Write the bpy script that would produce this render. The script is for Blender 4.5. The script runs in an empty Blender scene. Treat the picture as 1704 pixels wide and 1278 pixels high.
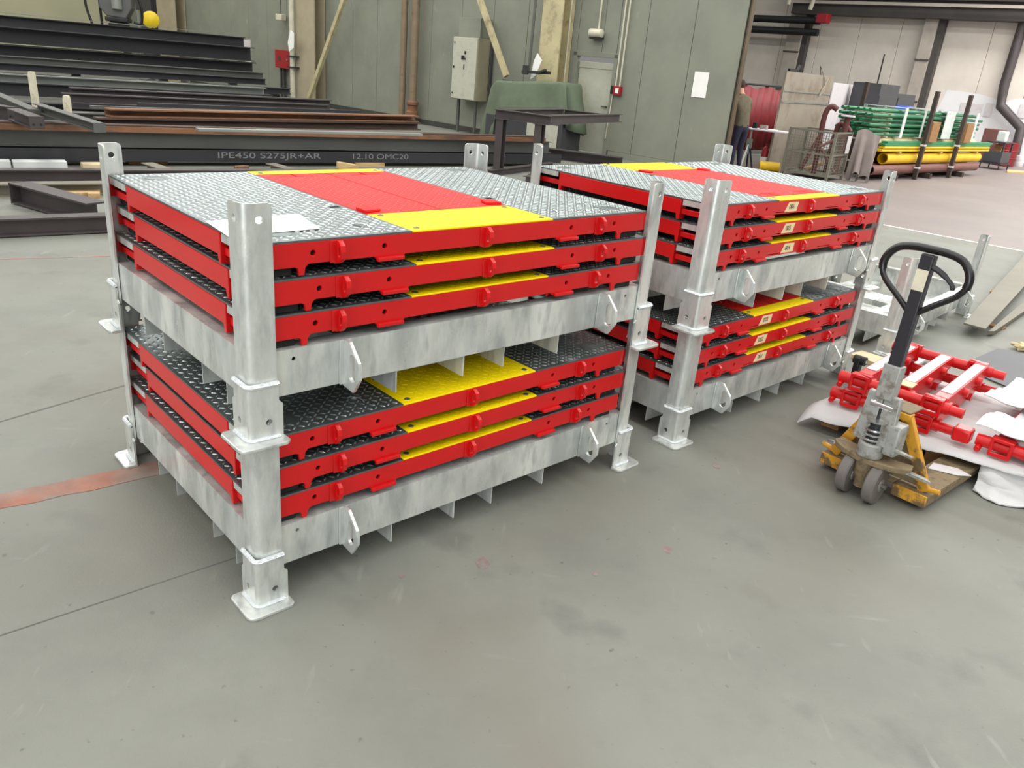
import bpy, bmesh, math, random
from mathutils import Vector, Matrix
random.seed(7)
R = math.radians
SC = bpy.context.scene
COL = SC.collection

# ------------------------------------------------------------------ camera
FPX, PITCH, ROLL, HC = 1301.7, R(22.359), R(5.309), 1.75
_fw = Vector((0, math.cos(PITCH), -math.sin(PITCH)))
_rt0 = Vector((1, 0, 0)); _up0 = _rt0.cross(_fw)
_rt = math.cos(ROLL) * _rt0 + math.sin(ROLL) * _up0
_up = -math.sin(ROLL) * _rt0 + math.cos(ROLL) * _up0
CAMP = Vector((0, 0, HC))
cd = bpy.data.cameras.new('camera'); cam = bpy.data.objects.new('camera', cd); COL.objects.link(cam)
cd.sensor_width = 36; cd.sensor_fit = 'HORIZONTAL'; cd.lens = FPX / 1704 * 36; cd.clip_end = 200
M = Matrix((_rt, _up, -_fw)).transposed().to_4x4(); M.translation = CAMP
cam.matrix_world = M
SC.camera = cam

# ------------------------------------------------------------------ light
world = bpy.data.worlds.new('world'); SC.world = world; world.use_nodes = True
bg = world.node_tree.nodes['Background']
bg.inputs[0].default_value = (1.0, 0.985, 0.955, 1); bg.inputs[1].default_value = 0.24
def area(name, loc, sx, sy, power, rz=0, col=(1, .985, .95)):
    l = bpy.data.lights.new(name, 'AREA'); l.shape = 'RECTANGLE'; l.size = sx; l.size_y = sy; l.energy = power; l.color = col
    o = bpy.data.objects.new(name, l); COL.objects.link(o); o.location = loc; o.rotation_euler = (0, 0, rz); return o
# rooflights of the hall: long strips under the roof, parallel to the back wall
for k in range(6):
    P_ = Vector((-5.6, -6.2, 8.6)) + Vector((.643, .766, 0)) * (k * 5.2)
    area('rooflight', P_ + Vector((.766, -.643, 0)) * -8.5, 44, 1.5, 1420 if k < 4 else 1750, R(-40))
for k, pw in enumerate((700, 1500, 2600)):
    P_ = Vector((10.5, 13.0, 8.6)) + Vector((.643, .766, 0)) * (k * 5.2 + 2.0)
    area('rooflight', P_ + Vector((.766, -.643, 0)) * 4, 20, 1.5, pw, R(-40))
# added fill light far behind the camera, brightens the crate fronts
gl = area('fill_behind_camera', (-6.0, -11.0, 2.6), 8, 5, 900, 0, (.95, .98, 1))
gl.rotation_euler = (Vector((-6.0, -11.0, 2.6)) - Vector((.3, 4, .4))).to_track_quat('Z', 'Y').to_euler()
SC.view_settings.view_transform = 'Standard'; SC.view_settings.look = 'None'
SC.view_settings.gamma = 1; SC.view_settings.use_curve_mapping = False
SC.view_settings.exposure = 0.0

# ------------------------------------------------------------------ pixel helpers (a pixel gives a direction, a plane gives the distance)
def ray(x, y):
    return (_fw + _rt * ((x - 852) / FPX) - _up * ((y - 639) / FPX)).normalized()
def at(x, y, z=0.0):
    d = ray(x, y); return CAMP + d * ((z - HC) / d.z)
def onplane(x, y, n, c):
    d = ray(x, y); return CAMP + d * ((c - n.dot(CAMP)) / n.dot(d))
def proj(P):
    d = Vector(P) - CAMP; k = d.dot(_fw); return 852 + FPX * d.dot(_rt) / k, 639 - FPX * d.dot(_up) / k
# back wall: its foot line seen at two pixels
WP = at(544, 179); WQ = at(1073, 271); WD = (WQ - WP).normalized(); WN = Vector((-WD.y, WD.x, 0)); WC = WN.dot(WP)
WANG = math.atan2(WD.y, WD.x)
def wall(x, y, t=0.0):
    return onplane(x, y, WN, WC - t)
def W(s, t=0.0, z=0.0):                 # s along the wall, t out of the wall towards the camera
    return WP + WD * s - WN * t + Vector((0, 0, z))
def sval(P): return (P - WP).dot(WD)

# ------------------------------------------------------------------ materials
def srgb(r, g, b):
    f = lambda c: (c / 255 / 12.92) if c / 255 <= .04045 else ((c / 255 + .055) / 1.055) ** 2.4
    return (f(r), f(g), f(b), 1)
MATS = {}
def mat(name, col, rough=.5, metal=0.0, var=.12, scale=4.0, bump=0.0, bscale=60.0, col2=None, mix_scale=3.0, mix_lo=.5, mix_hi=.62,
        stretch=(1, 1, 1), coat=0.0, local=True, rvar=0.0, spec=None):
    m = bpy.data.materials.new(name); m.use_nodes = True; nt = m.node_tree; N = nt.nodes; L = nt.links
    b = N['Principled BSDF']; b.inputs['Roughness'].default_value = rough; b.inputs['Metallic'].default_value = metal
    if spec is not None: b.inputs['Specular IOR Level'].default_value = spec
    if coat: b.inputs['Coat Weight'].default_value = coat; b.inputs['Coat Roughness'].default_value = .12
    tc = N.new('ShaderNodeTexCoord'); mp = N.new('ShaderNodeMapping'); mp.inputs['Scale'].default_value = stretch
    if local: L.new(tc.outputs['Object'], mp.inputs[0])
    else:
        g = N.new('ShaderNodeNewGeometry'); L.new(g.outputs['Position'], mp.inputs[0])
    n1 = N.new('ShaderNodeTexNoise'); n1.inputs['Scale'].default_value = scale; n1.inputs['Detail'].default_value = 5; L.new(mp.outputs[0], n1.inputs[0])
    base = N.new('ShaderNodeRGB'); base.outputs[0].default_value = col; src = base.outputs[0]
    if col2 is not None:
        n2 = N.new('ShaderNodeTexNoise'); n2.inputs['Scale'].default_value = mix_scale; n2.inputs['Detail'].default_value = 6; n2.inputs['Roughness'].default_value = .65
        L.new(mp.outputs[0], n2.inputs[0])
        rp = N.new('ShaderNodeMapRange'); rp.inputs[1].default_value = mix_lo; rp.inputs[2].default_value = mix_hi; L.new(n2.outputs[0], rp.inputs[0])
        mx = N.new('ShaderNodeMix'); mx.data_type = 'RGBA'; L.new(rp.outputs[0], mx.inputs['Factor']); L.new(src, mx.inputs['A']); mx.inputs['B'].default_value = col2
        src = mx.outputs['Result']
    rv = N.new('ShaderNodeMapRange'); rv.inputs[1].default_value = .25; rv.inputs[2].default_value = .75
    rv.inputs[3].default_value = 1 - var; rv.inputs[4].default_value = 1 + var; L.new(n1.outputs[0], rv.inputs[0])
    vm = N.new('ShaderNodeVectorMath'); vm.operation = 'SCALE'; L.new(src, vm.inputs[0]); L.new(rv.outputs[0], vm.inputs['Scale'])
    L.new(vm.outputs[0], b.inputs['Base Color'])
    if rvar:
        rr = N.new('ShaderNodeMapRange'); rr.inputs[1].default_value = .3; rr.inputs[2].default_value = .7
        rr.inputs[3].default_value = max(.05, rough - rvar); rr.inputs[4].default_value = min(1, rough + rvar); L.new(n1.outputs[0], rr.inputs[0]); L.new(rr.outputs[0], b.inputs['Roughness'])
    if bump:
        n3 = N.new('ShaderNodeTexNoise'); n3.inputs['Scale'].default_value = bscale; n3.inputs['Detail'].default_value = 3; L.new(mp.outputs[0], n3.inputs[0])
        bp = N.new('ShaderNodeBump'); bp.inputs['Strength'].default_value = bump; bp.inputs['Distance'].default_value = .01; L.new(n3.outputs[0], bp.inputs['Height']); L.new(bp.outputs[0], b.inputs['Normal'])
    MATS[name] = m; return m
mat('galv', srgb(222, 225, 220), .33, .5, .17, 7, .10, 30, col2=srgb(194, 199, 196), mix_scale=6, mix_lo=.42, mix_hi=.6, stretch=(1, 1, .35), rvar=.1)
mat('galv_plate', srgb(122, 131, 132), .4, .85, .1, 12, .05, 60, rvar=.08)
mat('galv_tread', srgb(184, 193, 193), .36, .8, .08, 12)
mat('weld', srgb(222, 228, 230), .45, .4, .12, 60, .5, 140)
mat('red', srgb(200, 15, 18), .36, 0, .06, 6, .04, 90, coat=.2, spec=.4)
mat('red_lid', srgb(212, 26, 26), .55, 0, .08, 9, .05, 90, spec=.25)
mat('red_tread', srgb(226, 62, 56), .4, 0, .08, 9)
mat('yellow', srgb(246, 220, 0), .5, 0, .05, 8, .04, 90, spec=.3)
mat('shade_black', srgb(22, 22, 23), .75, 0, .2, 20)  # near-black that stands in for shade in deck gaps and hollows
mat('bolt', srgb(120, 122, 122), .4, .7)
mat('concrete', srgb(122, 124, 116), .62, 0, .12, .7, .12, 120, col2=srgb(106, 108, 102), mix_scale=1.1, mix_lo=.45, mix_hi=.75, local=False, rvar=.08)
mat('concrete_bay', srgb(124, 114, 111), .5, 0, .08, .4, .05, 90, col2=srgb(114, 106, 104), mix_scale=.5, mix_lo=.45, mix_hi=.7, local=False, rvar=.08)
mat('joint', srgb(96, 95, 92), .9)
mat('tape_orange', srgb(148, 98, 80), .7, 0, .2, 9, col2=srgb(128, 120, 112), mix_scale=5, mix_lo=.4, mix_hi=.66)
mat('tape_red', srgb(150, 106, 94), .7, 0, .2, 6, col2=srgb(126, 122, 116), mix_scale=8, mix_lo=.4, mix_hi=.55)
mat('tape_white', srgb(222, 220, 214), .6, 0, .1, 6)
mat('paint_spot', srgb(128, 106, 108), .6, 0, .2, 40, col2=srgb(124, 122, 116), mix_scale=30, mix_lo=.45, mix_hi=.6)
mat('wall_grey', srgb(130, 133, 119), .6, 0, .07, 1.2, .05, 30, col2=srgb(121, 125, 113), mix_scale=1.4, mix_lo=.4, mix_hi=.7, local=False)
mat('wall_back', srgb(62, 62, 58), .8)
mat('wall_beige', srgb(176, 174, 144), .65, 0, .08, .8, local=False)
mat('wall_edge', srgb(84, 70, 50), .7, 0, .2, 6)
mat('wall_far', srgb(222, 214, 203), .7, 0, .06, .8, .06, 8, col2=srgb(208, 200, 190), mix_scale=.6, mix_lo=.4, mix_hi=.7, local=False)
mat('wall_paint', srgb(228, 228, 230), .6, 0, .05, .9, local=False)
mat('column_cream', srgb(186, 176, 138), .55, 0, .12, 3, col2=srgb(140, 128, 100), mix_scale=4, mix_lo=.5, mix_hi=.7)
mat('column_tan', srgb(164, 154, 130), .55, 0, .1, 3)
mat('pipe_tan', srgb(126, 110, 88), .5, 0, .12, 5, col2=srgb(110, 70, 50), mix_scale=3, mix_lo=.55, mix_hi=.7)
mat('pipe_white', srgb(196, 192, 172), .5, 0, .15, 5)
mat('cabinet', srgb(184, 184, 168), .5, 0, .1, 5, col2=srgb(160, 160, 150), mix_scale=5, mix_lo=.5, mix_hi=.7)
mat('cabinet_side', srgb(150, 146, 122), .5, 0, .1, 5)
mat('door_cream', srgb(178, 180, 164), .6, 0, .08, 3, col2=srgb(158, 154, 130), mix_scale=2.2, mix_lo=.48, mix_hi=.7)
mat('tarp', srgb(92, 104, 84), .75, 0, .12, 5, .12, 30)
mat('steel_dark', srgb(54, 55, 58), .5, .3, .18, 3, .05, 40, stretch=(.3, 1, 1))
mat('steel_grey', srgb(98, 99, 96), .5, .35, .16, 3, .05, 40, stretch=(.3, 1, 1))
mat('steel_light', srgb(138, 142, 136), .48, .3, .14, 3, .05, 40, stretch=(.3, 1, 1))
mat('steel_olive', srgb(116, 112, 98), .55, .2, .14, 3, .04, 40, stretch=(.3, 1, 1))
mat('steel_mauve', srgb(78, 72, 72), .5, .3, .14, 4, .04, 40)
mat('rust', srgb(134, 94, 66), .7, .1, .2, 3, .06, 40, col2=srgb(90, 68, 56), mix_scale=4, mix_lo=.45, mix_hi=.65, stretch=(.3, 1, 1))
mat('rust_dark', srgb(78, 62, 54), .65, .2, .2, 3, .06, 40, stretch=(.3, 1, 1))
mat('wood', srgb(196, 168, 122), .75, 0, .12, 8, .05, 60, stretch=(.3, 2, 2), col2=srgb(170, 138, 96), mix_scale=6)
mat('wood_pale', srgb(214, 196, 160), .75, 0, .1, 8, .05, 60, stretch=(.3, 2, 2))
mat('wood_old', srgb(150, 112, 72), .8, 0, .15, 8, .05, 60, stretch=(.3, 2, 2))
mat('post_cream', srgb(206, 200, 178), .7, 0, .15, 8, col2=srgb(150, 136, 110), mix_scale=9, mix_lo=.58, mix_hi=.7)
mat('white_box', srgb(202, 206, 204), .6, 0, .06, 6)
mat('paper', srgb(238, 238, 234), .8, 0, .03, 8)
mat('foam', srgb(200, 200, 200), .75, 0, .03, 10, .12, 90)
mat('strip_white', srgb(196, 197, 202), .7, 0, .05, 30, .2, 300)
mat('masking_tape', srgb(226, 206, 160), .8, 0, .05, 20)
mat('ink', srgb(52, 44, 40), .8)
mat('chalk', srgb(128, 130, 130), .9)
mat('black_grip', srgb(16, 17, 19), .35, 0, .1, 10, coat=.2)
mat('shaft_black', srgb(44, 44, 50), .45, .2, .15, 12, col2=srgb(120, 104, 84), mix_scale=9, mix_lo=.66, mix_hi=.7)
mat('truck_yellow', srgb(206, 150, 40), .55, 0, .15, 12, .1, 40, col2=srgb(104, 84, 56), mix_scale=11, mix_lo=.5, mix_hi=.58)
mat('truck_dirt', srgb(128, 112, 84), .7, 0, .2, 12, .1, 40, col2=srgb(90, 78, 62), mix_scale=12, mix_lo=.5, mix_hi=.62)
mat('truck_grey', srgb(158, 160, 156), .5, .2, .15, 15, .06, 60, col2=srgb(120, 116, 106), mix_scale=14, mix_lo=.5, mix_hi=.62)
mat('wheel_tyre', srgb(104, 100, 96), .7, 0, .12, 20)
mat('wheel_hub', srgb(134, 130, 122), .6, .1, .15, 20)
mat('chrome', srgb(206, 206, 206), .25, .9)
mat('curtain', srgb(128, 24, 30), .6, 0, .14, 4, col2=srgb(100, 18, 26), mix_scale=3, mix_lo=.45, mix_hi=.7)
mat('panel_board', srgb(150, 140, 126), .6, .1, .12, 2, col2=srgb(124, 106, 86), mix_scale=1.6, mix_lo=.5, mix_hi=.7)
mat('sheet_white', srgb(212, 206, 206), .6, 0, .06, 2, col2=srgb(190, 186, 196), mix_scale=4, mix_lo=.5, mix_hi=.7)
mat('cage_grey', srgb(124, 122, 108), .55, .3, .12, 8)
mat('pipe_red', srgb(88, 44, 40), .6, 0, .15, 6)
mat('green', srgb(40, 112, 76), .4, 0, .12, 6)
mat('green_bar', srgb(44, 130, 84), .45, 0, .1, 6)
mat('yellow_pipe', srgb(226, 184, 28), .45, 0, .1, 4)
mat('pipe_brown', srgb(112, 72, 66), .6, 0, .12, 4)
mat('pipe_beige', srgb(206, 190, 146), .6, 0, .1, 5)
mat('stanchion', srgb(66, 56, 50), .55, .3, .15, 6)
mat('cloth_grey', srgb(146, 136, 132), .8, 0, .12, 6)
mat('far_column', srgb(170, 162, 152), .6, 0, .12, 3)
mat('girder', srgb(74, 70, 68), .6, .2, .15, 2)
mat('machine_dark', srgb(66, 66, 70), .5, .1, .1, 3)
mat('blue', srgb(28, 70, 190), .45)
mat('red_box', srgb(150, 26, 34), .45, 0, .06, 6)
mat('yellow_box', srgb(226, 196, 24), .45)
mat('black', srgb(24, 24, 26), .5)
mat('shirt', srgb(92, 84, 66), .85, 0, .25, 14)
mat('navy', srgb(34, 34, 54), .85, 0, .15, 10)
mat('skin', srgb(196, 146, 120), .6)
mat('hair', srgb(60, 46, 36), .8)
mat('shrink', srgb(206, 214, 210), .35, 0, .1, 10)
mat('dark_plate', srgb(84, 86, 90), .55, .2, .12, 2.5, .03, 30)
mat('plastic_film', srgb(196, 199, 200), .35, 0, .06, 8, .3, 20)

def add_spots(name, col, scale, lo, hi, stretch=(1, 1, 1), rot=0, detail=2):
    m = MATS[name]; nt = m.node_tree; N = nt.nodes; L = nt.links; b = N['Principled BSDF']; src = b.inputs['Base Color'].links[0].from_socket
    g = N.new('ShaderNodeNewGeometry'); mp = N.new('ShaderNodeMapping'); mp.inputs['Scale'].default_value = stretch; mp.inputs['Rotation'].default_value = (0, 0, rot); L.new(g.outputs['Position'], mp.inputs[0])
    n = N.new('ShaderNodeTexNoise'); n.inputs['Scale'].default_value = scale; n.inputs['Detail'].default_value = detail; L.new(mp.outputs[0], n.inputs[0])
    r = N.new('ShaderNodeMapRange'); r.inputs[1].default_value = lo; r.inputs[2].default_value = hi; L.new(n.outputs[0], r.inputs[0])
    x = N.new('ShaderNodeMix'); x.data_type = 'RGBA'; L.new(r.outputs[0], x.inputs['Factor']); L.new(src, x.inputs['A']); x.inputs['B'].default_value = col; L.new(x.outputs['Result'], b.inputs['Base Color'])
add_spots('concrete', srgb(92, 92, 88), 26, .70, .78)                                    # dark specks
add_spots('concrete', srgb(98, 99, 95), 2.6, .58, .75, detail=8)                         # dull stains
add_spots('concrete', srgb(134, 135, 128), 16, .66, .76, (1, .22, 1), .5, 5)             # pale scratches
add_spots('concrete', srgb(132, 133, 127), 14, .67, .77, (.2, 1, 1), .9, 5)
add_spots('concrete', srgb(114, 112, 102), .9, .45, .7, detail=3)
add_spots('galv', srgb(170, 176, 175), 22, .5, .75, (1, 1, .3), 0, 5)                    # zinc streaks
add_spots('wall_grey', srgb(142, 144, 132), 5, .66, .78, (1, 1, .6), 0, 5)
# ------------------------------------------------------------------ mesh builder
class MB:
    def __init__(s): s.v = []; s.f = []; s.mi = []
    def add(s, vs, fs, mi=0):
        o = len(s.v); s.v += [tuple(v) for v in vs]
        for f in fs: s.f.append(tuple(i + o for i in f)); s.mi.append(mi)
        return s
    def box(s, x0, x1, y0, y1, z0, z1, mi=0, fn=None):
        vs = [(x, y, z) for z in (z0, z1) for y in (y0, y1) for x in (x0, x1)]
        if fn: vs = [fn(*v) for v in vs]
        return s.add(vs, [(0, 2, 3, 1), (4, 5, 7, 6), (0, 1, 5, 4), (2, 6, 7, 3), (0, 4, 6, 2), (1, 3, 7, 5)], mi)
    def prism(s, poly, h0, h1, fn, mi=0):           # poly (a,b), extruded c from h0 to h1, fn(a,b,c)->xyz
        n = len(poly); vs = [fn(a, b, h0) for a, b in poly] + [fn(a, b, h1) for a, b in poly]
        return s.add(vs, [tuple(range(n))[::-1], tuple(range(n, 2 * n))] + [(i, (i + 1) % n, n + (i + 1) % n, n + i) for i in range(n)], mi)
    def plate(s, outer, holes, h0, h1, fn, mi=0):   # polygon with real holes
        bm = bmesh.new(); loops = []; idx = 0; pts = []
        for lp in [outer] + holes:
            vv = [bm.verts.new((a, b, 0)) for a, b in lp]
            for i in range(len(vv)): bm.edges.new((vv[i], vv[(i + 1) % len(vv)]))
            loops.append(list(range(idx, idx + len(lp)))); idx += len(lp); pts += lp
        bm.verts.index_update()
        bmesh.ops.triangle_fill(bm, use_beauty=True, use_dissolve=False, edges=bm.edges[:])
        bm.verts.index_update()
        tris = [tuple(v.index for v in f.verts) for f in bm.faces]; bm.free(); n = len(pts)
        vs = [fn(a, b, h0) for a, b in pts] + [fn(a, b, h1) for a, b in pts]
        fs = [t[::-1] for t in tris] + [tuple(i + n for i in t) for t in tris]
        for lp in loops:
            for k in range(len(lp)):
                i, j = lp[k], lp[(k + 1) % len(lp)]; fs.append((i, j, j + n, i + n))
        return s.add(vs, fs, mi)
    def tube(s, path, r, n=10, mi=0, closed=False, cap=True):
        path = [Vector(p) for p in path]; m = len(path); rs = r if isinstance(r, (list, tuple)) else [r] * m
        rings = []; prev = None
        for i, p in enumerate(path):
            a = path[i - 1] if (i or closed) else p; b = path[(i + 1) % m] if (i < m - 1 or closed) else p
            t = (b - a).normalized()
            if prev is None:
                u = t.cross(Vector((0, 0, 1)))
                if u.length < 1e-3: u = t.cross(Vector((1, 0, 0)))
            else: u = prev - t * prev.dot(t)
            u.normalize(); prev = u; w = t.cross(u)
            rings.append([p + (u * math.cos(2 * math.pi * k / n) + w * math.sin(2 * math.pi * k / n)) * rs[i] for k in range(n)])
        vs = [v for rg in rings for v in rg]; fs = []
        for i in range(m if closed else m - 1):
            j = (i + 1) % m
            for k in range(n): fs.append((i * n + k, i * n + (k + 1) % n, j * n + (k + 1) % n, j * n + k))
        if cap and not closed: fs += [tuple(range(n))[::-1], tuple(range((m - 1) * n, m * n))]
        return s.add(vs, fs, mi)
    def cyl(s, p0, p1, r, n=14, mi=0, r1=None): return s.tube([p0, p1], [r, r if r1 is None else r1], n, mi)
    def lathe(s, prof, axis_p, axis_d, n=24, mi=0):  # prof (radius, height)
        d = Vector(axis_d).normalized(); u = d.orthogonal().normalized(); w = d.cross(u); p = Vector(axis_p)
        vs = [p + d * h + (u * math.cos(2 * math.pi * k / n) + w * math.sin(2 * math.pi * k / n)) * r for r, h in prof for k in range(n)]
        fs = [(i * n + k, i * n + (k + 1) % n, (i + 1) * n + (k + 1) % n, (i + 1) * n + k) for i in range(len(prof) - 1) for k in range(n)]
        fs += [tuple(range(n))[::-1], tuple(range((len(prof) - 1) * n, len(prof) * n))]
        return s.add(vs, fs, mi)
    def bar(s, p0, p1, w, h, mi=0, up=(0, 0, 1)):    # rectangular bar between two points
        p0, p1 = Vector(p0), Vector(p1); t = (p1 - p0).normalized(); side = t.cross(Vector(up)).normalized(); u = side.cross(t)
        vs = [p + side * (a * w / 2) + u * (b * h / 2) for p in (p0, p1) for a, b in ((-1, -1), (1, -1), (1, 1), (-1, 1))]
        return s.add(vs, [(3, 2, 1, 0), (4, 5, 6, 7), (0, 1, 5, 4), (1, 2, 6, 5), (2, 3, 7, 6), (3, 0, 4, 7)], mi)
    def mesh(s, name, mats, bevel=0, smooth=True, seg=2, ang=35):
        me = bpy.data.meshes.new(name); me.from_pydata(s.v, [], s.f)
        mats = mats if isinstance(mats, (list, tuple)) else [mats]
        for m in mats: me.materials.append(MATS[m])
        if len(mats) > 1: me.polygons.foreach_set('material_index', s.mi)
        bm = bmesh.new(); bm.from_mesh(me)
        bmesh.ops.remove_doubles(bm, verts=bm.verts[:], dist=1e-6)
        bmesh.ops.recalc_face_normals(bm, faces=bm.faces[:])
        if bevel:
            es = [e for e in bm.edges if len(e.link_faces) == 2 and e.calc_face_angle(0) > R(40)]
            bmesh.ops.bevel(bm, geom=es, offset=bevel, segments=seg, affect='EDGES', profile=.5, clamp_overlap=True)
        bm.to_mesh(me); bm.free()
        if smooth:
            me.shade_smooth(); me.set_sharp_from_angle(angle=R(22 if bevel and ang == 35 else ang))
        return me
    def build(s, name, mats, parent=None, loc=(0, 0, 0), rz=0, **kw):
        o = bpy.data.objects.new(name, s.mesh(name, mats, **kw)); COL.objects.link(o)
        o.location = loc; o.rotation_euler = (0, 0, rz)
        if parent: o.parent = parent
        return o
def tag(o, label=None, cat=None, group=None, kind=None):
    if label: o['label'] = label
    if cat: o['category'] = cat
    if group: o['group'] = group
    if kind: o['kind'] = kind
    return o
def empty(name, loc, rz=0, label=None, cat=None, group=None):
    o = bpy.data.objects.new(name, None); COL.objects.link(o); o.location = loc; o.rotation_euler = (0, 0, rz); o.empty_display_size = .1
    return tag(o, label, cat, group)
def inst(src, parent, loc=(0, 0, 0), rz=0):
    c = src.copy(); COL.objects.link(c); c.parent = parent; c.location = loc; c.rotation_euler = (0, 0, rz); return c
def copy_tree(o, parent=None):
    c = o.copy(); COL.objects.link(c); c.parent = parent
    for ch in list(o.children): copy_tree(ch, c)
    return c
def struct(o): o['kind'] = 'structure'; return o
def circ(a, b, r, n=14): return [(a + r * math.cos(2 * math.pi * k / n), b + r * math.sin(2 * math.pi * k / n)) for k in range(n)]
def slot(a, b, r, half, n=7, vert=True):
    p = []
    for k in range(n): t = math.pi * k / (n - 1); p.append((r * math.cos(t), half + r * math.sin(t)))
    for k in range(n): t = math.pi + math.pi * k / (n - 1); p.append((r * math.cos(t), -half + r * math.sin(t)))
    return [(a + x, b + y) if vert else (a + y, b + x) for x, y in p]
XYZ = lambda a, b, c: (a, b, c)
XZ = lambda a, b, c: (a, c, b)      # poly in x,z, extruded along y
YZ = lambda a, b, c: (c, a, b)      # poly in y,z, extruded along x

# ================================================================== THE SETTING
m = MB(); c4 = [W(-60, 75), W(60, 75), W(60, -40), W(-60, -40)]
m.add([(p.x, p.y, 0) for p in c4] + [(p.x, p.y, -.2) for p in c4], [(0, 1, 2, 3), (7, 6, 5, 4), (0, 4, 5, 1), (1, 5, 6, 2), (2, 6, 7, 3), (3, 7, 4, 0)])
struct(m.build('floor', 'concrete', smooth=False))
m = MB(); c4 = [W(12.0, 2.42), W(58, 2.42), W(58, -30), W(12.0, -30)]
m.add([(p.x, p.y, .004) for p in c4] + [(p.x, p.y, -.05) for p in c4], [(0, 1, 2, 3), (7, 6, 5, 4), (0, 4, 5, 1), (1, 5, 6, 2), (2, 6, 7, 3), (3, 7, 4, 0)])
struct(m.build('floor_bay', 'concrete_bay', smooth=False))
def strip(name, pa, pb, w, matn, h=.002, base=0.0, ext=(0, 0), jag=0):
    a, b = Vector(pa), Vector(pb); a.z = b.z = 0; d = (b - a).normalized(); a = a - d * ext[0]; b = b + d * ext[1]
    sd = Vector((-d.y, d.x, 0)) * w / 2; n = 14; L_, R_ = [], []
    for i in range(n + 1):
        p = a.lerp(b, i / n); L_.append(p + sd * (1 + jag * random.uniform(-1, 1))); R_.append(p - sd * (1 + jag * random.uniform(-1, 1)))
    poly = L_ + R_[::-1]; m = MB(); vs = []; fs = []
    for i in range(n + 1): vs += [(*L_[i].xy, base + h), (*R_[i].xy, base + h), (*L_[i].xy, base - .01), (*R_[i].xy, base - .01)]
    for i in range(n):
        k = 4 * i; fs += [(k, k + 1, k + 5, k + 4), (k, k + 4, k + 6, k + 2), (k + 1, k + 3, k + 7, k + 5)]
    fs += [(0, 2, 3, 1), (4 * n, 4 * n + 1, 4 * n + 3, 4 * n + 2)]
    m.add(vs, fs); return m.build(name, matn, smooth=False)
tag(strip('floor_tape', at(0, 835), at(262, 780), .125, 'tape_orange', ext=(.5, .35), jag=.12), 'worn orange tape strip on the concrete beside the left crate stack', 'floor tape')
tag(strip('floor_line', at(0, 431), at(180, 426), .035, 'tape_red', ext=(2, 1.2), jag=.3), 'faded thin red line painted on floor in front of steel beams', 'floor line')
tag(strip('floor_line', W(13, 2.42), W(34, 2.42), .05, 'tape_white', base=.004), 'white painted line at the edge of the pinkish bay floor', 'floor line')
struct(strip('trim_11', at(0, 702), at(185, 648), .012, 'joint', h=.0008, ext=(1, .1), jag=.35))
struct(strip('trim_1', at(0, 1058), at(392, 928), .006, 'joint', h=.0008, ext=(1, 0)))          # saw-cut joint
for i, (x, y, r) in enumerate([(803, 937, .028), (1192, 775, .022), (1110, 915, .02), (668, 958, .012), (990, 955, .012)]):
    p = at(x, y); mm = MB(); pts = []
    for k in range(12):
        a = k * math.pi / 6; rr = r * random.uniform(.8, 1.1); pts.append((p.x + rr * math.cos(a), p.y + rr * 1.3 * math.sin(a)))
    mm.prism(pts, -.004, .0009, XYZ)
    o = mm.build('paint_spot', 'paint_spot', smooth=False)
    tag(o, ['pinkish paint spot on the floor between left stack and bottom edge', 'pinkish paint spot on the floor near the right stack foot', 'faint pinkish paint spot on bare floor right of centre',
            'small dark paint spot on floor below the front fork channel', 'small pinkish paint spot on floor below the left stack corner'][i], 'paint spot', 'paint spots on the concrete')

# back wall: backing plate with vertical panels, open joints, a door
WROT = WANG
def wallobj(mb, name, mats, parent=None, origin=None, **kw):
    """mesh given in wall coordinates (s, -t, z) about the origin s,t"""
    o = origin or (0, 0, 0); P = W(o[0], o[1], o[2])
    return mb.build(name, mats, parent, loc=P if parent is None else (0, 0, 0), rz=WROT if parent is None else 0, **kw)
# wall local axes: x = s, y = into the wall (-t), z up
SE = 13.02
mb_ = MB(); mb_.box(-13.6, 9.1, .05, .11, 0, 9); mb_.box(10.16, SE, .05, .11, 0, 9); mb_.box(9.1, 10.16, .05, .11, 2.0, 9)
wb = struct(wallobj(mb_, 'wall_back', 'wall_back', smooth=False))
def wpanel(s0, s1, z0=0.12, z1=9, matn='wall_grey'):
    q = MB(); q.box(s0 + .005, s1 - .005, .0, .05, z0, z1); o = q.build('panel', matn, wb, bevel=.006, seg=1, smooth=False); return o
pw = 1.07; s0 = 10.84 - pw * 24
s0 = 10.84 - pw * 22
while s0 < SE - .2:
    s1 = min(s0 + pw, SE)
    if s1 <= 9.12 or s0 >= 10.14: wpanel(max(s0, -13.6), s1)
    else:
        a, b = max(s0, 9.1), min(s1, 10.16)
        if s0 < 9.1: wpanel(s0, 9.1)
        wpanel(a, b, 2.0)
        if s1 > 10.16: wpanel(10.16, s1)
    s0 += pw
q = MB(); q.box(-13.6, 9.0, -.02, .0, 0, .12); struct(wallobj(q, 'baseboard_back', 'wall_back', bevel=.004)); q = MB(); q.box(10.26, SE, -.02, 0, 0, .12); struct(wallobj(q, 'baseboard_right', 'wall_grey', bevel=.004))
q = MB(); q.box(SE, SE + .03, -.02, .115, 0, 9); struct(wallobj(q, 'trim_2', 'wall_edge', bevel=.004))
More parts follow.
